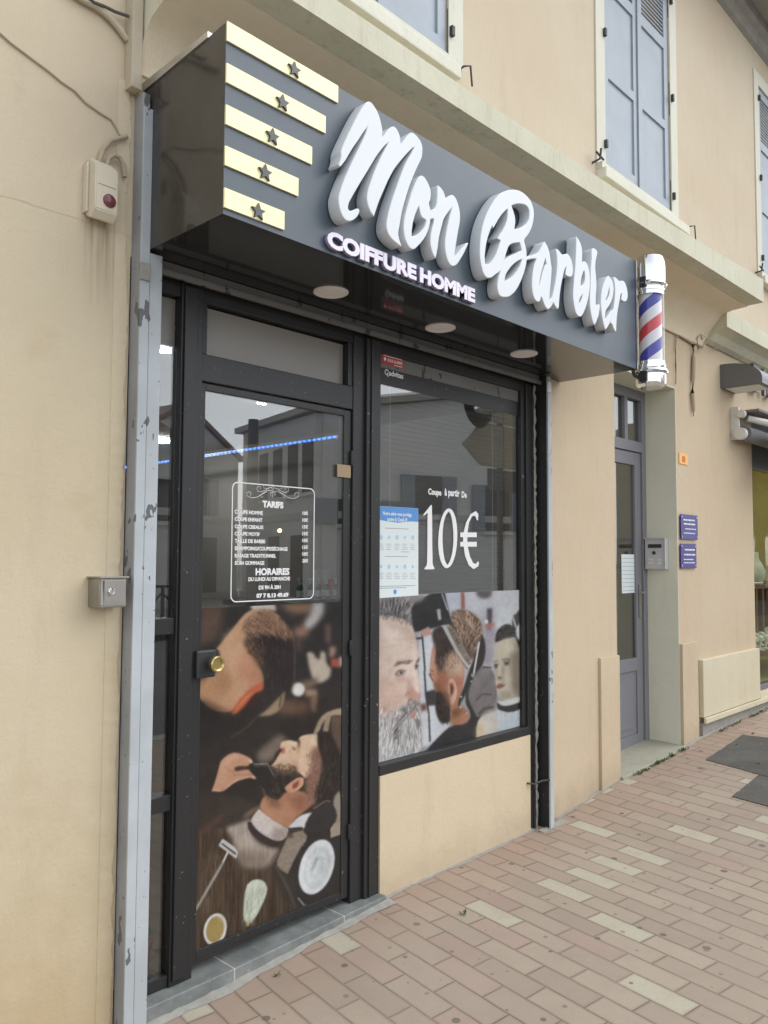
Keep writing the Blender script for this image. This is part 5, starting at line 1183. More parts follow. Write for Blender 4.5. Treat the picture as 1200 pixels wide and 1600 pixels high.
curve_solid('letter_b', [c3([(532, 132), (600, 120), (662, 125), (722, 150), (782, 202), (830, 270), (858, 370), (855, 460), (835, 560), (792, 648), (738, 706), (752, 760), (770, 840), (774, 940), (760, 1030), (730, 1130), (690, 1230), (642, 1310), (592, 1360), (545, 1386), (460, 1378), (435, 1320), (425, 1240), (438, 1160), (462, 1075), (400, 1122), (345, 1164), (290, 1150), (255, 1080), (232, 980), (220, 860), (225, 720), (245, 580), (278, 460), (330, 342), (390, 245), (455, 168)]),
    c3([(550, 345), (500, 385), (440, 470), (385, 572), (368, 545), (340, 610), (310, 700), (290, 800), (280, 900), (284, 990), (320, 1002), (370, 960), (412, 880), (440, 800), (466, 715), (425, 695), (450, 655), (490, 600), (530, 520), (548, 440)]),
    c3([(592, 308), (640, 290), (700, 285), (762, 300), (800, 350), (806, 420), (790, 490), (752, 540), (692, 575), (628, 585), (642, 490), (626, 400)]),
    c3([(572, 752), (690, 740), (716, 830), (640, 870), (562, 905), (508, 952), (532, 865)]),
    c3([(718, 935), (692, 1020), (642, 1100), (582, 1160), (514, 1200), (520, 1130), (560, 1060), (620, 990), (680, 950)])], YL-.001, YS-.004, 'white_letter', SG, .003)
curve_solid('letter_a', [c4([(148, 192), (180, 240), (208, 325), (221, 440), (229, 480), (223, 600), (210, 720), (200, 850), (235, 800), (252, 860), (218, 920), (185, 948), (150, 900), (128, 830), (113, 800), (100, 850), (78, 862), (45, 840), (20, 780), (8, 680), (14, 560), (30, 460), (60, 380), (-10, 385), (-55, 400), (-58, 360), (5, 345), (72, 325), (110, 258)]),
    c4([(160, 375), (140, 440), (105, 560), (88, 680), (100, 640), (125, 540), (150, 455), (172, 440)])], YL, YS-.004, 'white_letter', SG, .003)
curve_solid('letter_r', [c4([(270, 270), (300, 282), (345, 345), (372, 330), (402, 325), (436, 375), (458, 450), (462, 530), (446, 582), (412, 584), (374, 555), (388, 470), (366, 500), (345, 600), (325, 700), (310, 820), (304, 935), (287, 936), (262, 900), (240, 855), (205, 880), (235, 790), (265, 650), (286, 500), (288, 370)])], YL-.001, YS-.004, 'white_letter', SG, .003)
curve_solid('letter_b', [c4([(500, 135), (540, 195), (565, 275), (562, 420), (592, 408), (616, 432), (640, 500), (651, 600), (646, 740), (622, 860), (590, 960), (552, 1025), (524, 1018), (495, 985), (475, 900), (462, 800), (470, 650), (485, 500), (494, 350), (497, 230)]),
    c4([(584, 508), (556, 580), (544, 692), (582, 664), (597, 600), (593, 535)]), c4([(572, 768), (534, 820), (524, 882), (552, 852)])], YL, YS-.004, 'white_letter', SG, .0025)
curve_solid('letter_i', [c4([(685, 262), (715, 280), (731, 310), (720, 360), (708, 420), (705, 500), (718, 600), (721, 700), (711, 800), (712, 892), (756, 885), (755, 950), (735, 1040), (700, 1116), (678, 1080), (656, 980), (645, 870), (650, 740), (656, 600), (656, 500), (664, 420), (665, 350), (663, 285)])], YL-.001, YS-.004, 'white_letter', SG, .0025)
curve_solid('letter_e', [c4([(848, 562), (880, 595), (908, 660), (912, 740), (895, 830), (860, 905), (820, 952), (813, 1060), (850, 1010), (895, 935), (918, 960), (880, 1060), (850, 1130), (820, 1168), (795, 1090), (775, 960), (768, 850), (778, 730), (808, 630)]),
    c4([(866, 690), (842, 780), (816, 858), (842, 830), (868, 770)])], YL, YS-.004, 'white_letter', SG, .0025)
curve_solid('letter_r', [c4([(915, 580), (945, 600), (970, 632), (1015, 620), (1045, 665), (1065, 760), (1060, 840), (1030, 862), (990, 832), (1000, 762), (985, 770), (970, 870), (950, 970), (940, 1080), (936, 1186), (920, 1180), (888, 1090), (868, 1100), (905, 940), (925, 800), (925, 680), (906, 600)])], YL-.001, YS-.004, 'white_letter', SG, .0025)
# small heading: heavy capitals
for s, pa, pb in (('COIFFURE', 512, 651.5), ('HOMME', 657, 743)):
    a, b = at(pa, 400, YS-.022), at(pb, 440, YS-.022)
    text('small_lettering', s, a.x, b.x, 2.779, 2.846, YS-.004, 'small_letter_side', SG, .012, .055)
    text('small_lettering', s, a.x-.0005, b.x-.0005, 2.780, 2.8455, YS-.0165, 'small_letter', SG, .004, .055)
adopt(SG)
for i, (x, y, lab) in enumerate(((2.327, -.215, 'round unlit downlight in the black soffit, the one above the door'), (3.06, -.22, 'round unlit downlight in the black soffit, the middle one above the window'), (3.767, -.24, 'round unlit downlight in the black soffit, the one nearest the right end'))):
    t = thing('downlight', lab, 'light', (x, y, ZB), 'downlights in the sign soffit')
    lathe('rim', [(.076, .0), (.076, -.004), (.072, -.007), (.066, -.007), (.065, -.004), (.065, 0)], (x, y, ZB-.0003), 'downlight_rim', t)
    lathe('diffuser', [(.0648, -.001), (.0648, -.0045), (.03, -.0052), (.001, -.0054)], (x, y, ZB-.0003), 'downlight', t); adopt(t)

# ------------------------------------------------------------------ barber pole
def stripe_mat():
    k = NT('barber_stripes'); g = k.n('NewGeometry'); sx = k.n('SeparateXYZ'); k.l(g.outputs['Position'], sx.inputs[0])
    ax, ay = BPX, BPY
    ang = k.math('DIVIDE', k.math('ARCTAN2', k.math('SUBTRACT', sx.outputs[1], ay), k.math('SUBTRACT', sx.outputs[0], ax)), 2*math.pi)
    t = k.math('FRACT', k.math('ADD', k.math('SUBTRACT', k.math('MULTIPLY', sx.outputs[2], 1/.30), k.math('MULTIPLY', ang, 1.0)), BPO))
    col = k.mix(k.math('LESS_THAN', t, .25), (.72, .72, .76), (.58, .045, .06))
    blue = k.math('MULTIPLY', k.math('GREATER_THAN', t, .5), k.math('LESS_THAN', t, .75))
    col = k.mix(blue, col, (.045, .05, .36)); k.col(col); k.set(.35); return k.m
BPX, BPY, BPO = 4.655, -.566, .60
MAT['stripes'] = stripe_mat()
BP = thing('barber_pole', 'chrome capped barber pole with red, white and blue spiral at the sign end', 'barber pole', (BPX, BPY, 2.66))
zz = lambda py: atx(1022, py, BPX).z
zt, za, zb, zc, zd = zz(397), zz(462), zz(470), zz(566), zz(606)
H1 = zt-za
lathe('top_cap', [(.083, 0), (.083, .022), (.088, .024), (.088, .036), (.083, .038), (.083, .046), (.098, .050), (.103, .062), (.098, .074), (.092, .078), (.093, H1*.66), (.090, H1*.80), (.080, H1*.91), (.058, H1*.97), (.03, H1*.995), (.002, H1)], (BPX, BPY, za), 'chrome', BP)
H2 = zc-zd
lathe('bottom_cap', [(.002, 0), (.07, .002), (.086, .018), (.088, .03), (.088, H2*.5), (.098, H2*.53), (.102, H2*.6), (.098, H2*.67), (.086, H2*.7), (.088, H2*.78), (.088, H2*.86), (.083, H2*.88), (.083, H2)], (BPX, BPY, zd), 'chrome', BP)
lathe('striped_cylinder', [(.068, zc-.004), (.068, za+.004)], (BPX, BPY, 0), 'stripes', BP)
lathe('glass_tube', [(.083, zc+.0005), (.083, za-.0005)], (BPX, BPY, 0), 'glass_clear', BP)
box('bracket', XR+.005, BPX-.05, BPY-.02, BPY+.02, za+.04, za+.10, 'dark_plastic', BP, .003)
bm = bmesh.new(); abox(bm, XR+.005, BPX-.05, BPY-.02, BPY+.02, zd+.03, zd+.09, .003)
atube(bm, [(XR+.006, YS+.03, ZB+.0), (XR+.02, YS+.03, ZB-.025), (BPX-.05, BPY, zd+.02)], .012); finish('bracket', bm, 'dark_plastic', BP); adopt(BP)

# ------------------------------------------------------------------ wall fittings, left
AB = thing('alarm_box', 'cream plastic alarm sounder with a dark red lens high on the left wall', 'alarm box', (1.37, -.04, 2.83))
bm = bmesh.new(); axprism(bm, [(0, 2.855), (0, 3.045), (-.018, 3.055), (-.078, 3.01), (-.08, 2.85), (-.055, 2.82), (-.01, 2.84)], 1.322, 1.408)
bmesh.ops.bevel(bm, geom=list(bm.edges), offset=.004, segments=2, affect='EDGES'); finish('housing', bm, 'white_plastic', AB)
bm = bmesh.new(); abox(bm, 1.312, 1.3215, -.03, 0, 2.85, 3.03, .003); abox(bm, 1.33, 1.40, -.0815, -.0795, 2.942, 2.945); finish('back_plate', bm, 'white_plastic', AB)
lathe('lens', [(.024, -.079), (.024, -.084), (.018, -.09), (.006, -.093), (.001, -.0935)], (1.374, 0, 2.89), 'red_dome', AB, 28, 'Y'); adopt(AB)
def wp(L, y=-.008): return [tuple(at(a/3, b/3, y)) for a, b in L]
tag(tube('thin_wire', wp([(-60, 120), (0, 155), (50, 200), (150, 275), (230, 335), (290, 385), (350, 425), (400, 480), (470, 530), (520, 560), (545, 600), (560, 632), (590, 640)], -.005), .0035, 'cable_beige', None, 6), 'thin painted wire crossing the left wall down to the alarm box cables', 'wire')
tag(tube('cable_loop', wp([(596, 640), (560, 648), (520, 660), (485, 700), (462, 770)], -.02), .0085, 'cable_beige', None, 8), 'painted cable bending from the post to the top of the alarm box', 'cable')
tag(tube('cable_loop', wp([(585, 830), (578, 770), (560, 738), (535, 728), (510, 745), (500, 785)], -.025), .0085, 'cable_beige', None, 8), 'smaller painted cable arch tucked between alarm box and post', 'cable')
tag(tube('conduit', wp([(300, -60), (390, 0), (460, 38), (510, 80), (555, 130), (598, 190)], -.015), .012, 'pipe_beige', None, 10), 'beige painted conduit curving down to the downpipe at the top left', 'conduit')
tag(tube('dark_cable', wp([(400, -30), (440, 10), (490, 30), (540, 55), (602, 76)], -.03), .006, 'cable_dark', None, 6), 'dark cable crossing the beige conduit at the top left', 'cable')
KB = thing('key_box', 'small steel key box with round lock on the left wall beside the grey post', 'key box', (1.42, -.045, 1.445))
bm = bmesh.new(); axprism(bm, [(0, 1.445), (0, 1.545), (-.085, 1.548), (-.092, 1.452), (-.088, 1.445)], 1.372, 1.47); bmesh.ops.bevel(bm, geom=list(bm.edges), offset=.003, segments=2, affect='EDGES'); finish('case', bm, 'steel_box', KB)
bm = bmesh.new(); abox(bm, 1.385, 1.466, -.0945, -.090, 1.452, 1.54, .001); abox(bm, 1.366, 1.475, -.1, 0, 1.5485, 1.5535, .001); abox(bm, 1.395, 1.45, -.0955, -.0946, 1.458, 1.461); abox(bm, 1.395, 1.45, -.0955, -.0946, 1.467, 1.4685); finish('door_flap', bm, 'steel_box', KB)
lathe('lock', [(.012, -.094), (.012, -.100), (.009, -.103), (.0088, -.101), (.001, -.101)], (1.41, 0, 1.502), 'chrome', KB, 24, 'Y'); adopt(KB)

# ------------------------------------------------------------------ entrance door at the right
ED = thing('entrance_door', 'grey entrance door with tall glass pane in a recess right of the barber shop', 'door', (5.85, .3, .11))
YD = .285
bm = bmesh.new(); abox(bm, 5.302, 5.36, YD-.015, YD+.06, .09, 3.007, .003); abox(bm, 6.265, 6.3315, YD-.015, YD+.06, .09, 3.007, .003)
abox(bm, 5.361, 6.264, YD-.015, YD+.06, 2.93, 3.007, .003); abox(bm, 5.361, 6.264, YD-.015, YD+.06, 2.50, 2.585, .003); abox(bm, 5.98, 6.03, YD-.01, YD+.05, 2.586, 2.929, .002); finish('frame', bm, 'door_grey', ED)
box('transom_glass', 5.361, 5.979, YD+.015, YD+.021, 2.586, 2.929, 'glass_dark', ED); box('transom_glass', 6.031, 6.264, YD+.015, YD+.021, 2.586, 2.929, 'glass_dark', ED)
bm = bmesh.new(); L0, L1 = 5.365, 6.26
abox(bm, L0, L0+.10, YD, YD+.045, .13, 2.495, .003); abox(bm, L1-.10, L1, YD, YD+.045, .13, 2.495, .003)
for z0, z1 in ((2.39, 2.495), (.74, .84), (.13, .24)): abox(bm, L0+.101, L1-.101, YD, YD+.045, z0, z1, .003)
abox(bm, L0+.101, L1-.101, YD+.012, YD+.035, .241, .739); abox(bm, L0+.16, L1-.16, YD+.006, YD+.0119, .29, .69, .003)
leaf = finish('leaf', bm, 'door_grey', ED)
box('glass', L0+.101, L1-.101, YD+.018, YD+.026, .841, 2.389, 'glass_dark', leaf)
bm = bmesh.new(); q = atx(1003, 940, 6.19); abox(bm, 6.195, 6.235, YD-.012, YD-.001, 1.16, 1.42, .004); atube(bm, [(6.215, YD-.012, 1.36), (6.215, YD-.05, 1.36), (6.13, YD-.055, 1.36)], .009); finish('handle', bm, 'steel_box', leaf)
adopt(ED)
box('hall_back', 5.0, 6.7, 1.5, 1.55, 0, 3.1, 'house_grey'); struct(bpy.data.objects['hall_back'])
PP = thing('paper_sheet', 'white lined sheet of paper stuck on the entrance door glass', 'paper', (6, YD, 1.4))
a, b = at(971, 866, YD+.015), at(993, 926, YD+.015)
box('sheet', a.x, b.x, YD+.0145, YD+.0165, b.z, a.z, 'paper', PP); bm = bmesh.new()
for i in range(9): z = b.z+(a.z-b.z)*(i+.6)/9.6; abox(bm, a.x+.012, b.x-.012, YD+.0138, YD+.0144, z-.0018, z+.0018)
finish('ruled_line', bm, 'print_grey', PP); adopt(PP)
bm = bmesh.new(); n = 10; prev = None
for i in range(n+1):
    x = 5.29+1.07*i/n; z = float(np.interp(x, [5.3, 6.34], [.118, .165])); c = [bm.verts.new((x, yy, z2)) for yy, z2 in ((-.03, -.1), (-.03, z-.006), (-.024, z), (YD+.06, z+.012), (YD+.06, -.1))]
    if prev:
        for k in range(4): bm.faces.new((prev[k], c[k], c[k+1], prev[k+1]))
    else: bm.faces.new(c)
    prev = c
bm.faces.new(prev[::-1]); bmesh.ops.recalc_face_normals(bm, faces=bm.faces)
MAT['stone_step'] = simple('worn_stone_step', (.33, .32, .25), .9, 0, .2, 12, .5)
tag(finish('stone_doorstep', bm, 'stone_step'), 'worn stone doorstep under the grey entrance door', 'step')

IC = thing('intercom', 'silver intercom panel with a round lens and call buttons in the door recess', 'intercom', (6.3, .17, 1.545))
xi = 6.272; ya, yb = .085, .262; z0, z1 = 1.548, 1.795
bm = bmesh.new(); abox(bm, xi, 6.3315, ya, yb, z0, z1, .006); abox(bm, xi-.016, xi-.0005, ya-.002, ya+.006, z0, z1, .002); abox(bm, xi-.02, xi-.0005, ya-.002, yb+.002, z1+.0005, z1+.008, .002); finish('housing', bm, 'intercom', IC)
bm = bmesh.new(); abox(bm, xi-.004, xi-.0002, ya+.035, yb-.03, z1-.075, z1-.045); alathe(bm, [(.015, -.005), (.015, 0)], (xi-.0002, (ya+yb)/2+.01, z1-.115), 24, 'X'); finish('lens', bm, 'dark_plastic', IC)
for yy in (ya+.045, yb-.05):
    for z in (z0+.075, z0+.05): box('button', xi-.005, xi-.0003, yy-.02, yy+.02, z-.008, z+.008, 'white_metal', IC, .002)
adopt(IC)
NP = thing('house_number', 'small yellow house number plate with a red eight right of the entrance door', 'number plate', (6.5, 0, 2.4))
a, b = at(1063, 707, -.002), at(1077, 726, -.002); yw = .0138
box('plate', a.x, b.x, yw-.006, yw, b.z-.005, a.z, 'yellow_plate', NP, .002); text('digit', '8', a.x+.055, b.x-.055, b.z+.012, a.z-.018, yw-.0065, 'red_paint', NP, .001, .03); adopt(NP)
for (p0, p1, lab, rows_) in (((1062.5, 803), (1089.5, 843.5), 'upper violet-blue name plaque right of the entrance door', (.78, .62, .42, .25)), ((1062.5, 849), (1087.5, 887.5), 'lower violet-blue name plaque right of the entrance door', (.75, .55, .35, .22))):
    t = thing('name_plaque', lab, 'plaque', (6.5, 0, 1.7), 'plaques beside the entrance door')
    a, b = at(*p0, yw-.01), at(p1[0], p1[1], yw-.01)
    box('plate', a.x, b.x, yw-.016, yw-.010, b.z, a.z, 'blue_plaque', t, .001)
    for cx in (a.x+.02, b.x-.02):
        for cz in (a.z-.02, b.z+.02): lathe('stud', [(.007, yw-.019), (.007, yw)], (cx, 0, cz), 'alu', t, 12, 'Y')
    bm = bmesh.new()
    for f_ in rows_:
        z = b.z+(a.z-b.z)*f_; h_ = .006 if f_ > .5 else .004; xx = a.x+.05+random.uniform(0, .03)
        while xx < b.x-.06: L = random.uniform(.012, .04); abox(bm, xx, xx+L, yw-.0168, yw-.0161, z-h_, z+h_); xx += L+.008
    finish('text_line', bm, 'white_vinyl', t); adopt(t)
# cables at right
CB = [tuple(at(x, y, .0)) for x, y in ((1056, 600), (1056, 570), (1055, 545), (1057, 526), (1062, 524))]
tag(tube('thin_cable', CB, .006, 'cable_beige', None, 6), 'thin painted cable down the wall edge beside the barber pole', 'cable')
CB = [tuple(at(x, y, -.004)) for x, y in ((1060, 523), (1075, 532), (1083, 537), (1084, 560), (1083, 590), (1082, 615), (1084, 640), (1083, 650))]
tag(tube('wall_conduit', CB, [.007, .009, .016, .019, .018, .016, .013, .005], 'cable_beige', None, 8), 'thick painted conduit ending in a point on the wall above the number plate', 'conduit')
bm = bmesh.new()
for L in (((1093, 515), (1100, 520), (1104, 530), (1098, 545), (1091, 545), (1089, 530), (1097, 514)), ((1096, 514), (1104, 522), (1107, 528), (1112, 524)), ((1107, 521), (1120, 515), (1129, 500), (1131, 488)), ((1092, 518), (1098, 530), (1093, 522), (1101, 526)), ((1117, 545), (1121, 542), (1125, 544))):
    atube(bm, [tuple(at(x, y, -.03)) for x, y in L], .006, 6)
tag(finish('cable_tangle', bm, 'cable_beige', None, True), 'tangle of loose painted cables under the end of the cornice', 'cables')

WL = thing('wall_lamp', 'dark grey quarter-round wall lamp above the neighbouring shop window', 'lamp', (7.5, 0, 3.2))
a = at(1127, 566, 0); xl = a.x; zt_, zb_ = a.z-.02, at(1127, 606, 0).z
pts = [(yw, zb_), (yw, zt_)]+[(yw-.03-.33*math.sin(R(t)), zb_+.05+(zt_-zb_-.05)*math.cos(R(t))) for t in range(0, 91, 9)]+[(yw-.36, zb_)]
bm = bmesh.new(); axprism(bm, pts, xl, xl+.34); finish('housing', bm, 'lamp_grey', WL); box('diffuser', xl+.04, xl+.30, yw-.32, yw-.03, zb_-.006, zb_-.0005, 'white_metal', WL); adopt(WL)
SL = thing('shop_lettering', 'dark metal shop letters on the wall behind the quarter-round lamp', 'lettering', (8.8, 0, 3.3))
for i, ch in enumerate('BIJO'):
    x0_ = (7.98, 8.26, 8.38, 8.62)[i]; wd = (.20, .05, .17, .24)[i]; text('letter', ch, x0_, x0_+wd, 3.24, 3.50, yw-.03, 'lamp_grey', SL, .03, .0)
adopt(SL)
AW = thing('awning', 'folded grey cloth awning with white arm brackets over the neighbouring shop window', 'awning', (8, 0, 3))
a = at(1152, 632, -.05)
bm = bmesh.new(); abox(bm, a.x, a.x+.03, -.06, yw, a.z-.32, a.z-.02, .004); alathe(bm, [(.036, 0), (.036, .05), (.02, .055)], (a.x-.02, -.085, a.z-.09), 20, 'X'); alathe(bm, [(.055, 0), (.055, .06), (.03, .07)], (a.x-.03, -.075, a.z-.27), 24, 'X'); finish('bracket', bm, 'white_metal', AW)
bm = bmesh.new(); alathe(bm, [(.07, 0), (.07, 4)], (a.x+.06, -.08, a.z-.26), 24, 'X'); abox(bm, a.x+.05, a.x+4, -.22, yw, a.z-.07, a.z-.05); finish('cloth_roll', bm, 'awning_cloth', AW)
bm = bmesh.new(); abox(bm, a.x+.25, a.x+4, -.36, -.30, a.z-.22, a.z-.15, .01); atube(bm, [(a.x+.1, -.1, a.z-.12), (a.x+.3, -.33, a.z-.19)], .03); finish('front_bar', bm, 'white_metal', AW)
bm = bmesh.new(); abox(bm, a.x+.28, a.x+4, -.345, -.335, a.z-.55, a.z-.221); finish('valance', bm, 'awning_cloth', AW); adopt(AW)

# neighbouring shop window
NW = thing('shop_window', 'neighbouring shop window with grey frame above the cream stone panel', 'window', (9.5, .1, .4))
bm = bmesh.new(); abox(bm, 8.052, 8.09, .04, .12, .372, 2.99, .003); abox(bm, 8.091, 11.19, .04, .12, .372, .42, .003); abox(bm, 8.091, 11.19, .04, .12, 2.52, 2.99, .003); finish('frame', bm, 'lamp_grey', NW)
box('glass', 8.091, 11.19, .07, .078, .421, 2.519, 'glass_shop', NW); adopt(NW)
bm = bmesh.new(); abox(bm, 7.9, 11.3, 1.3, 1.35, 0, 3); abox(bm, 7.9, 11.3, .31, 1.3, .33, .36); abox(bm, 7.85, 7.9, .31, 1.3, 0, 3); abox(bm, 11.3, 11.35, .31, 1.35, 0, 3); abox(bm, 7.9, 11.3, .31, 1.3, 3.0, 3.05); struct(finish('display_backdrop', bm, 'olive_wall'))
o = box('added_display_lamp', 8.3, 10.5, .5, .7, 2.9, 2.93, 'added_lamp_emission', None, .004); tag(o, 'unseen strip lamp added to brighten the neighbouring shop display', 'lamp')  # invented source, added to light up the olive display
DT = thing('display_table', 'red-brown display table in the neighbouring shop window', 'table', (8.8, .7, .36))
zt1 = at(1180, 912, .42).z; zt2_ = at(1180, 1010, .36).z
box('tabletop', 8.3, 11.0, .30, .8, zt1-.05, zt1, 'display_wood', DT, .005)
for x in (9.05, 9.25, 10.6):
    for y in (.36, .74): box('leg', x-.025, x+.025, y-.025, y+.025, zt2_, zt1-.051, 'display_wood', DT)
box('lower_shelf', 8.2, 11.0, .14, .82, zt2_-.05, zt2_-.0005, 'display_wood', DT, .005); adopt(DT)
q = at(1182, 900, .42); DB = thing('display_bust', 'white necklace bust on the display table in the neighbouring window', 'display bust', (q.x, .42, zt1))
bm = bmesh.new(); alathe(bm, [(.10, 0), (.11, .02), (.14, .07), (.145, .14), (.10, .21), (.045, .27), (.04, .33), (.03, .345)], (0, 0, 0), 24)
for v in bm.verts: v.co.y *= .6; v.co.x *= .85
bmesh.ops.translate(bm, verts=bm.verts, vec=(q.x, .42, zt1+.001)); finish('bust', bm, 'display_white', DB, True); adopt(DB)
proto = None
for row_, y in enumerate((.20, .34, .50)):
    for i in range(4):
        x = at(1169+i*9+row_*2, 1000, y).x; z = zt2_
        bm = bmesh.new()
        if proto is None:
            proto = thing('display_stand', 'small white jewellery stand on the lower shelf of the neighbouring window', 'display stand', (x, y, z), 'white jewellery stands')
            alathe(bm, [(.05, 0), (.05, .01), (.012, .02), (.012, .09), (.045, .10), (.045, .13), (.02, .15)], (x, y, z), 16); finish('stand', bm, 'display_white', proto, True); adopt(proto)
        else:
            bm.free(); c = proto.copy(); COL.objects.link(c); c.location = (x, y, z+(.0 if row_ < 1 else .001))
            for ch in proto.children: d = ch.copy(); COL.objects.link(d); d.parent = c; d.matrix_parent_inverse = ch.matrix_parent_inverse.copy()
q = at(1178, 912, .34); o = lathe('display_tray', [(.10, 0), (.11, .015), (.10, .02), (.001, .02)], (q.x, .36, zt1+.001), 'display_white', None, 20); tag(o, 'small white tray in front of the necklace bust in the neighbouring window', 'tray')

# ------------------------------------------------------------------ shop interior
def room(name, x0, x1, y0, y1, z0, z1, mat): struct(box(name, x0, x1, y0, y1, z0, z1, mat))
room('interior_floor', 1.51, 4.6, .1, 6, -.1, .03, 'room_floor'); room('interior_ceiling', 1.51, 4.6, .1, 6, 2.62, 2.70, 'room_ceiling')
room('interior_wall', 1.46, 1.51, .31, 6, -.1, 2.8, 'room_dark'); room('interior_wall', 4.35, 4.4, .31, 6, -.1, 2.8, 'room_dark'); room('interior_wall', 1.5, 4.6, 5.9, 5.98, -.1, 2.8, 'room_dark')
bm = bmesh.new(); bmv = bmesh.new()
for i in range(72):
    z = .70+i*.0262
    if z > 2.56: break
    vs_ = [bm.verts.new(v) for v in ((2.90, .110, z-.001), (4.12, .110, z-.001), (4.12, .134, z+.002), (2.90, .134, z+.002), (2.90, .110, z), (4.12, .110, z), (4.12, .134, z+.003), (2.90, .134, z+.003))]
    for q in ((0, 1, 5, 4), (3, 2, 6, 7), (0, 3, 2, 1), (4, 5, 6, 7)): bm.faces.new([vs_[t] for t in q])
BL = thing('venetian_blind', 'horizontal slatted blind hanging behind the display window', 'blind', (3.5, .12, 2.56))
finish('slats', bm, 'blind', BL); bm = bmesh.new()
for x in (3.05, 3.95): atube(bm, [(x, .107, .7), (x, .107, 2.58)], .0016, 4)
abox(bm, 2.90, 4.12, .10, .14, 2.56, 2.60); finish('cord', bm, 'white_metal', BL); adopt(BL)
LX, LZ = 3.98, 2.50
bm = bmesh.new(); yy = 1.25
while yy < 4.9: bmesh.ops.create_cube(bm, size=1, matrix=Matrix.Translation((LX, yy, LZ)) @ Matrix.Diagonal((.010, .022, .010, 1))); yy += .055
LD = thing('led_strip', 'dotted blue LED strip glowing along the salon wall behind the door', 'led strip', (LX, 3, LZ))
finish('led_dots', bm, 'led_blue', LD); box('carrier', LX+.008, LX+.014, 1.2, 4.9, LZ-.012, LZ+.012, 'white_metal', LD); adopt(LD)
for (px_, py_, r_, lab) in ((258, 542, .05, 'lit ceiling lamp seen through the left side pane'), (410, 626, .035, 'lit ceiling lamp seen through the door top'), (541, 647, .02, 'small lit ceiling lamp at the upper right of the door'), (255, 687, .09, 'long lit ceiling lamp low in the left side pane')):
    p = atz(px_, py_, 2.615)
    if p.y > 5.8 or p.y < .1: p = at(px_, py_, 5.0 if py_ > 660 else .3)
    lathe_o = lathe('ceiling_lamp', [(r_, .0), (r_, -.012), (r_*.8, -.02), (.001, -.02)], (p.x, p.y, p.z), 'lamp_on', None, 20); tag(lathe_o, lab, 'lamp', 'lit lamps inside the salon')
p = at(437, 829, 2.2); o = lathe('pendant_bulb', [(.001, -.015), (.012, -.011), (.015, 0), (.012, .011), (.001, .015)], tuple(p), 'lamp_warm', None, 16); tag(o, 'small warm bulb glowing behind the price list', 'lamp')
# shelf with bottles behind the door glass
CT = thing('counter', 'dark counter standing behind the door glass', 'counter', (2.8, .9, .03)); yc = .55
zc_ = at(500, 935, yc).z
box('worktop', 2.55, 3.6, yc-.1, yc+.3, zc_-.03, zc_, 'room_floor', CT, .004); box('body', 2.58, 3.57, yc-.07, yc+.28, .031, zc_-.031, 'room_dark', CT); adopt(CT)
pb = None
for px_ in (468, 477, 489, 497, 508, 514, 526):
    p = at(px_, 930, yc)
    if pb is None:
        pb = thing('bottle', 'small green bottle with white label and pump on the salon counter', 'bottle', (p.x, yc, zc_+.001), 'bottles on the salon counter')
        lathe('body', [(.016, 0), (.017, .06), (.014, .068), (.006, .075)], (p.x, yc, zc_+.001), 'green_bottle', pb, 14)
        lathe('label', [(.0175, .01), (.0176, .045)], (p.x, yc, zc_+.001), 'display_white', pb, 14); lathe('pump', [(.005, .076), (.005, .10), (.012, .101), (.012, .108)], (p.x, yc, zc_+.001), 'display_white', pb, 10); adopt(pb)
    else:
        c = pb.copy(); COL.objects.link(c); c.location = (p.x, yc+random.uniform(-.02, .05), zc_+.001)
        for ch in pb.children: d = ch.copy(); COL.objects.link(d); d.parent = c; d.matrix_parent_inverse = ch.matrix_parent_inverse.copy()
p = at(532, 930, yc+.06); o = box('card_box', p.x-.045, p.x+.05, yc+.05, yc+.12, zc_+.001, zc_+.105, 'red_box', None, .003); tag(o, 'red card box at the right end of the salon counter', 'box')
p = at(510, 890, yc+.15); o = box('leaflet_holder', p.x-.06, p.x+.05, yc+.17, yc+.19, zc_+.001, zc_+.15, 'white_metal', None, .003); tag(o, 'pale leaflet holder behind the bottles on the salon counter', 'holder')
# cactus
CA = thing('cactus', 'round green cactus in a terracotta pot behind the foot of the side pane', 'plant', (1.73, .2, .03))
lathe('pot', [(.03, 0), (.042, .075), (.046, .076), (.046, .09), (.038, .09), (.036, .08)], (1.73, .2, .031), 'terracotta', CA, 24)
bm = bmesh.new()
for (cz, r_) in ((.15, .033), (.205, .024)):
    bmesh.ops.create_uvsphere(bm, u_segments=32, v_segments=14, radius=r_, matrix=Matrix.Translation((1.73, .2, cz)) @ Matrix.Diagonal((1, 1, 1.15, 1)))
for v in bm.verts:
    a = math.atan2(v.co.y-.2, v.co.x-1.73); f_ = 1+.09*math.cos(a*10); v.co.x = 1.73+(v.co.x-1.73)*f_; v.co.y = .2+(v.co.y-.2)*f_
finish('stem', bm, 'cactus', CA, True); adopt(CA)

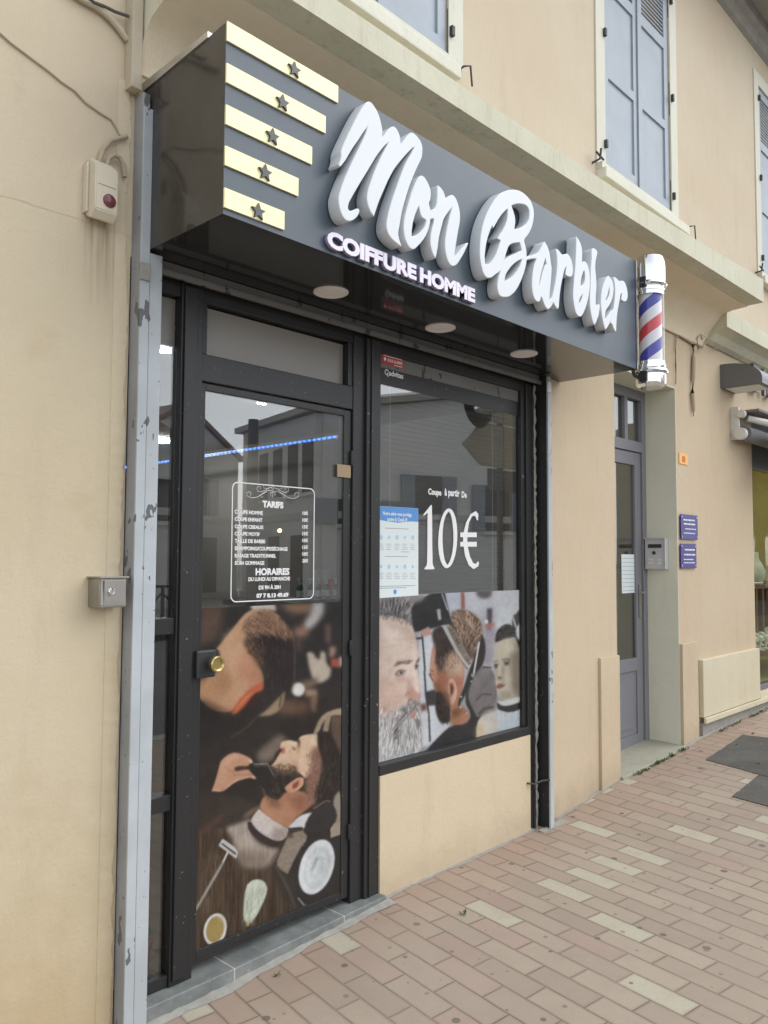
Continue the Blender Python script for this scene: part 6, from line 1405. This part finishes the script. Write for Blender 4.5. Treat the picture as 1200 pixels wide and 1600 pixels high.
# ------------------------------------------------------------------ weeds along the steps
bm = bmesh.new()
def tuft(x, y, n=7, s=.02):
    for _ in range(n):
        a = random.uniform(0, 6.28); L = random.uniform(.5, 1.2)*s; x_, y_ = x+random.uniform(-s, s)*.8, y+random.uniform(-s, s)*.5; z_ = gz(x_)
        t = Vector((math.cos(a), math.sin(a), random.uniform(.3, 1.2)))*L; sdv = Vector((-math.sin(a), math.cos(a), 0))*L*.25; b_ = Vector((x_, y_, z_))
        bm.faces.new([bm.verts.new(b_), bm.verts.new(b_+t*.5+sdv), bm.verts.new(b_+t), bm.verts.new(b_+t*.5-sdv)])
for i in range(40): tuft(random.uniform(5.4, 6.3), -.05, 6, .022)
for i in range(40): tuft(random.uniform(6.8, 8.8), -.07, 6, .025)
for x, y in ((2.15, -.13), (7.0, -.30), (6.6, -.32), (3.02, -.4), (7.2, -.5), (6.2, -.62)): tuft(x, y, 8, .02)
tag(finish('weeds', bm, 'leaf'), 'small green weeds growing in the joint under the steps and wall foot', 'weeds', None, 'stuff')

# ------------------------------------------------------------------ across the street (seen in the glass)
def house(name, label, fp, h, mat, gable=None, win=(), roof='house_roof'):
    """fp: footprint corners, first edge is the visible front"""
    t = thing(name, label, 'house', (fp[0][0], fp[0][1], 0), 'houses across the street')
    bm = bmesh.new(); lo_ = [bm.verts.new((x, y, -.3)) for x, y in fp]; hi = [bm.verts.new((x, y, h if not isinstance(h, (list, tuple)) else h[i])) for i, (x, y) in enumerate(fp)]
    n = len(fp)
    for i in range(n): bm.faces.new((lo_[i], lo_[(i+1) % n], hi[(i+1) % n], hi[i]))
    bm.faces.new(hi)
    bmesh.ops.recalc_face_normals(bm, faces=bm.faces); wl = finish('wall', bm, mat, t)
    a, b = Vector(fp[0]), Vector(fp[1]); d = (b-a).normalized(); nn = Vector((d.y, -d.x))
    c_ = sum((Vector(p) for p in fp), Vector((0, 0)))/n
    if nn.dot(c_-a) > 0: nn = -nn
    L = (b-a).length; hh = (lambda s: h if not isinstance(h, (list, tuple)) else h[0]+(h[1]-h[0])*s)
    if gable:
        ridge = gable; bm = bmesh.new(); m1 = (a+b)/2; m2 = (Vector(fp[2])+Vector(fp[3]))/2; ov = .12
        A = [a-d*ov+nn*ov, b+d*ov+nn*ov, Vector(fp[2])+d*ov-nn*0, Vector(fp[3])-d*ov-nn*0]
        e = [bm.verts.new((p.x, p.y, hh(0)-.05)) for p in A]; e2 = [bm.verts.new((p.x, p.y, hh(0)+.12)) for p in A]
        r1 = bm.verts.new((m1.x+nn.x*ov, m1.y+nn.y*ov, ridge)); r2 = bm.verts.new((m2.x, m2.y, ridge)); r3 = bm.verts.new((m1.x+nn.x*ov, m1.y+nn.y*ov, ridge+.17)); r4 = bm.verts.new((m2.x, m2.y, ridge+.17))
        for f_ in ((e[0], r1, r2, e[3]), (r1, e[1], e[2], r2), (e2[0], e2[3], r4, r3), (r3, r4, e2[2], e2[1]), (e[0], e2[0], r3, r1), (r1, r3, e2[1], e[1]), (e[3], r2, r4, e2[3]), (r2, e[2], e2[2], r4), (e[0], e[3], e2[3], e2[0]), (e[1], e2[1], e2[2], e[2])): bm.faces.new(f_)
        bmesh.ops.recalc_face_normals(bm, faces=bm.faces); finish('roof', bm, roof, t)
        bm = bmesh.new(); f1 = [bm.verts.new((p.x, p.y, z)) for p, z in ((a+nn*.02, hh(0)-.02), (b+nn*.02, hh(0)-.02), (m1+nn*.02, ridge-.03))]; bm.faces.new(f1); finish('gable', bm, mat, t)
    else:
        bm = bmesh.new(); s_ = .25
        P = [a-d*s_+nn*s_, b+d*s_+nn*s_, b+d*s_-nn*.3, a-d*s_-nn*.3]; z0_, z1_ = hh(0), hh(1)
        lo_ = [bm.verts.new((p.x, p.y, z)) for p, z in zip(P, (z0_+.01, z1_+.01, z1_+.01, z0_+.01))]; hi = [bm.verts.new((p.x, p.y, z)) for p, z in zip(P, (z0_+.2, z1_+.2, z1_+.35, z0_+.35))]
        bm.faces.new(lo_[::-1]); bm.faces.new(hi)
        for i in range(4): bm.faces.new((lo_[i], lo_[(i+1) % 4], hi[(i+1) % 4], hi[i]))
        bmesh.ops.recalc_face_normals(bm, faces=bm.faces); finish('eave', bm, 'sign_back', t)
    bm = bmesh.new(); P = [a+nn*.06, b+nn*.06, b-nn*.02, a-nn*.02]
    for za_, zb_ in ((2.75, 2.95), (-.2, .5)):
        l2 = [bm.verts.new((p.x, p.y, za_)) for p in P]; h2 = [bm.verts.new((p.x, p.y, zb_)) for p in P]; bm.faces.new(l2); bm.faces.new(h2)
        for i in range(4): bm.faces.new((l2[i], l2[(i+1) % 4], h2[(i+1) % 4], h2[i]))
    finish('string_course', bm, 'house_grey', t)
    for (s, wd, z0_, z1_) in win:
        bm = bmesh.new(); ca_ = a+d*(L*s-wd/2)+nn*.03; cb_ = a+d*(L*s+wd/2)+nn*.03; back = -nn*.05
        q = [bm.verts.new((p.x, p.y, z)) for p, z in ((ca_, z0_), (cb_, z0_), (cb_, z1_), (ca_, z1_))]; q2 = [bm.verts.new((v.co.x+back.x, v.co.y+back.y, v.co.z)) for v in q]
        bm.faces.new(q)
        for i in range(4): bm.faces.new((q[i], q2[i], q2[(i+1) % 4], q[(i+1) % 4]))
        finish('window', bm, 'window_dark', t)
        bm = bmesh.new(); e_ = nn*.12; P = [ca_-d*.1, cb_+d*.1, cb_+d*.1+e_, ca_-d*.1+e_]
        l2 = [bm.verts.new((p.x, p.y, z0_-.12)) for p in P]; h2 = [bm.verts.new((p.x, p.y, z0_-.02)) for p in P]; bm.faces.new(l2); bm.faces.new(h2)
        for i in range(4): bm.faces.new((l2[i], l2[(i+1) % 4], h2[(i+1) % 4], h2[i]))
        finish('sill', bm, 'house_white', t)
        if z0_ > 2 and wd > .8:
            for sg in (-1, 1):
                e0 = (ca_-d*.04 if sg < 0 else cb_+d*.04); e1 = e0+d*sg*wd*.5; P = [e0, e1, e1+nn*.05, e0+nn*.05]; bm = bmesh.new()
                l2 = [bm.verts.new((p.x, p.y, z0_)) for p in P]; h2 = [bm.verts.new((p.x, p.y, z1_)) for p in P]; bm.faces.new(l2); bm.faces.new(h2)
                for i in range(4): bm.faces.new((l2[i], l2[(i+1) % 4], h2[(i+1) % 4], h2[i]))
                finish('shutter', bm, 'shutter', t)
    adopt(t); return t
def street_tree(x, y, label):
    t = thing('street_tree', label, 'tree', (x, y, 0), 'trees down the street')
    bm = bmesh.new(); atube(bm, [(x, y, -.2), (x+.1, y, 1.5), (x, y+.1, 3.2)], [.22, .17, .12], 10)
    for k in range(6):
        a = k*1.05; atube(bm, [(x, y+.1, 2.4+k*.15), (x+math.cos(a)*.9, y+math.sin(a)*.9, 3.8+k*.15), (x+math.cos(a)*1.7, y+math.sin(a)*1.7, 5.0)], [.08, .05, .02], 6)
    finish('trunk', bm, 'display_wood', t)
    rg = random.Random(int(x*10)); vs_ = []; fs = []
    cl = [(rg.gauss(0, 1.2), rg.gauss(0, 1.2), rg.uniform(3.2, 7.0), rg.uniform(.6, 1.1)) for _ in range(26)]
    for (cx, cy, cz, r_) in cl:
        for _ in range(150):
            d = Vector((rg.gauss(0, 1), rg.gauss(0, 1), rg.gauss(0, 1))).normalized()*r_*rg.uniform(.6, 1.05); c = Vector((x+cx, y+cy, cz))+d
            u = Vector((rg.gauss(0, 1), rg.gauss(0, 1), rg.gauss(0, 1))).normalized(); v = u.cross(d).normalized(); b0 = len(vs_); z_ = rg.uniform(.06, .12)
            vs_ += [tuple(c+u*z_), tuple(c+v*z_*.6), tuple(c-u*z_), tuple(c-v*z_*.6)]; fs.append((b0, b0+1, b0+2, b0+3))
    me = bpy.data.meshes.new('crown'); me.from_pydata(vs_, [], fs); me.materials.append(MAT['leaf']); o = bpy.data.objects.new('crown', me); COL.objects.link(o); o.parent = t; adopt(t)
for x_, y_, lb in ((31, -7.5, 'nearest leafy street tree down the opposite kerb, seen only in the neighbouring glass'), (37, -9.5, 'middle leafy street tree down the opposite kerb, seen only in the neighbouring glass'), (44, -12, 'farthest leafy street tree down the opposite kerb, seen only in the neighbouring glass')): street_tree(x_, y_, lb)
bm = bmesh.new()
for i in range(7):
    x = 4.6+i*.75; abox(bm, x, x+.05, -10.9, -10.85, 0, 1.05)
    if i < 6: atube(bm, [(x+.03, -10.875, .2), (x+.75, -10.875, .95)], .02, 6); atube(bm, [(x+.03, -10.875, .95), (x+.75, -10.875, .2)], .02, 6)
abox(bm, 4.6, 9.15, -10.9, -10.85, 1.051, 1.10); tag(finish('street_railing', bm, 'iron'), 'short dark crossed metal railing along the opposite kerb, seen only in the glass', 'railing')
def V9(px_, py_, d_):                              # point seen mirrored in the shop glass, d_ metres behind it
    p = at(px_, py_, d_); return p.x, .09-p.y, p.z
house('opposite_house', 'low gabled grey house across the street, leftmost in the reflections', ((8.6, -15.8), (12.6, -16.2), (12.6, -23), (8.6, -23)), 4.5, 'house_white', 5.3, ((.3, .8, 2.6, 3.7), (.7, .8, 2.6, 3.7), (.5, 1.1, 0, 2.1)))
house('opposite_house', 'gabled house with timber shopfront across the street, second in the reflections', ((11.6, -18.6), (16.8, -20), (15.5, -27), (11, -26)), 5.0, 'house_white', 6.4, ((.3, .9, 3.0, 4.2), (.62, .9, 3.0, 4.2), (.5, 3.2, 0, 2.3)))
house('opposite_house', 'two-storey house with a row of narrow windows across the street', ((17.0, -20.0), (15.0, -14.0), (20, -13.5), (22, -20)), (5.95, 5.70, 5.8, 5.95), 'house_white', None, tuple((s, .75, 3.5, 5.0) for s in (.14, .34, .54, .74, .92))+tuple((s, .9, .4, 2.3) for s in (.2, .5, .8)))
house('opposite_house', 'large plain white building across the street filling the window reflection', ((15.2, -13.9), (24.0, -10.6), (30, -22), (20, -24)), (5.75, 7.4, 7.4, 5.75), 'house_white', None, ((.13, .9, .3, 2.4), (.36, .9, 2.9, 4.1), (.62, .9, 2.5, 3.9), (.12, 1.3, 2.6, 3.3)))
o = tube('utility_pole', [(*V9(391, 1000, 12)[:2], -.2), (*V9(391, 1000, 12)[:2], V9(391, 655, 12)[2])], .12, 'trunk_pole', None, 12); tag(o, 'dark utility pole across the street seen reflected in the door', 'pole')
RS = thing('signpost', 'road signpost with arrow boards and a round mirror, seen reflected in the display window', 'signpost', (9.2, -3.95, 0))
ys = -3.9
def vv(x, y): p = at(x, y, .09-ys); return p.x, p.z
bm = bmesh.new(); atube(bm, [(9.62, ys-.06, 0), (9.62, ys-.06, 4.1)], .045, 12); finish('post', bm, 'trunk_pole', RS)
bm = bmesh.new(); A = [vv(722, 691.8), vv(751, 659)]; zt2, zb2 = A[1][1], vv(747, 726)[1]; aprism(bm, [(A[0][0], A[0][1]), (A[1][0], zt2), (10.9, zt2), (10.9, zb2), (A[1][0], zb2)], ys-.015, ys+.015); finish('arrow_board', bm, 'sign_back', RS)
bm = bmesh.new(); A2 = [vv(720, 636), vv(736, 658)]; aprism(bm, [(A2[0][0], A2[0][1]+.1), (A2[1][0], A2[1][1]+.5), (10.9, A2[1][1]+.5), (10.9, zt2+.03), (A[1][0]-.05, zt2+.03)], ys-.015, ys+.015); finish('arrow_board', bm, 'sign_back', RS)
bm = bmesh.new(); abox(bm, 9.25, 10.9, ys-.015, ys+.015, zb2-.33, zb2-.03); finish('name_board', bm, 'lamp_grey', RS)
c_ = vv(744, 632); bm = bmesh.new(); alathe(bm, [(.30, 0), (.33, .03), (.30, .07), (.18, .12), (.01, .14)], (c_[0], ys+.02, c_[1]), 28, 'Y'); finish('mirror', bm, 'dark_plastic', RS, True); adopt(RS)

for o in bpy.data.objects:
    if '_root' in o: del o['_root']
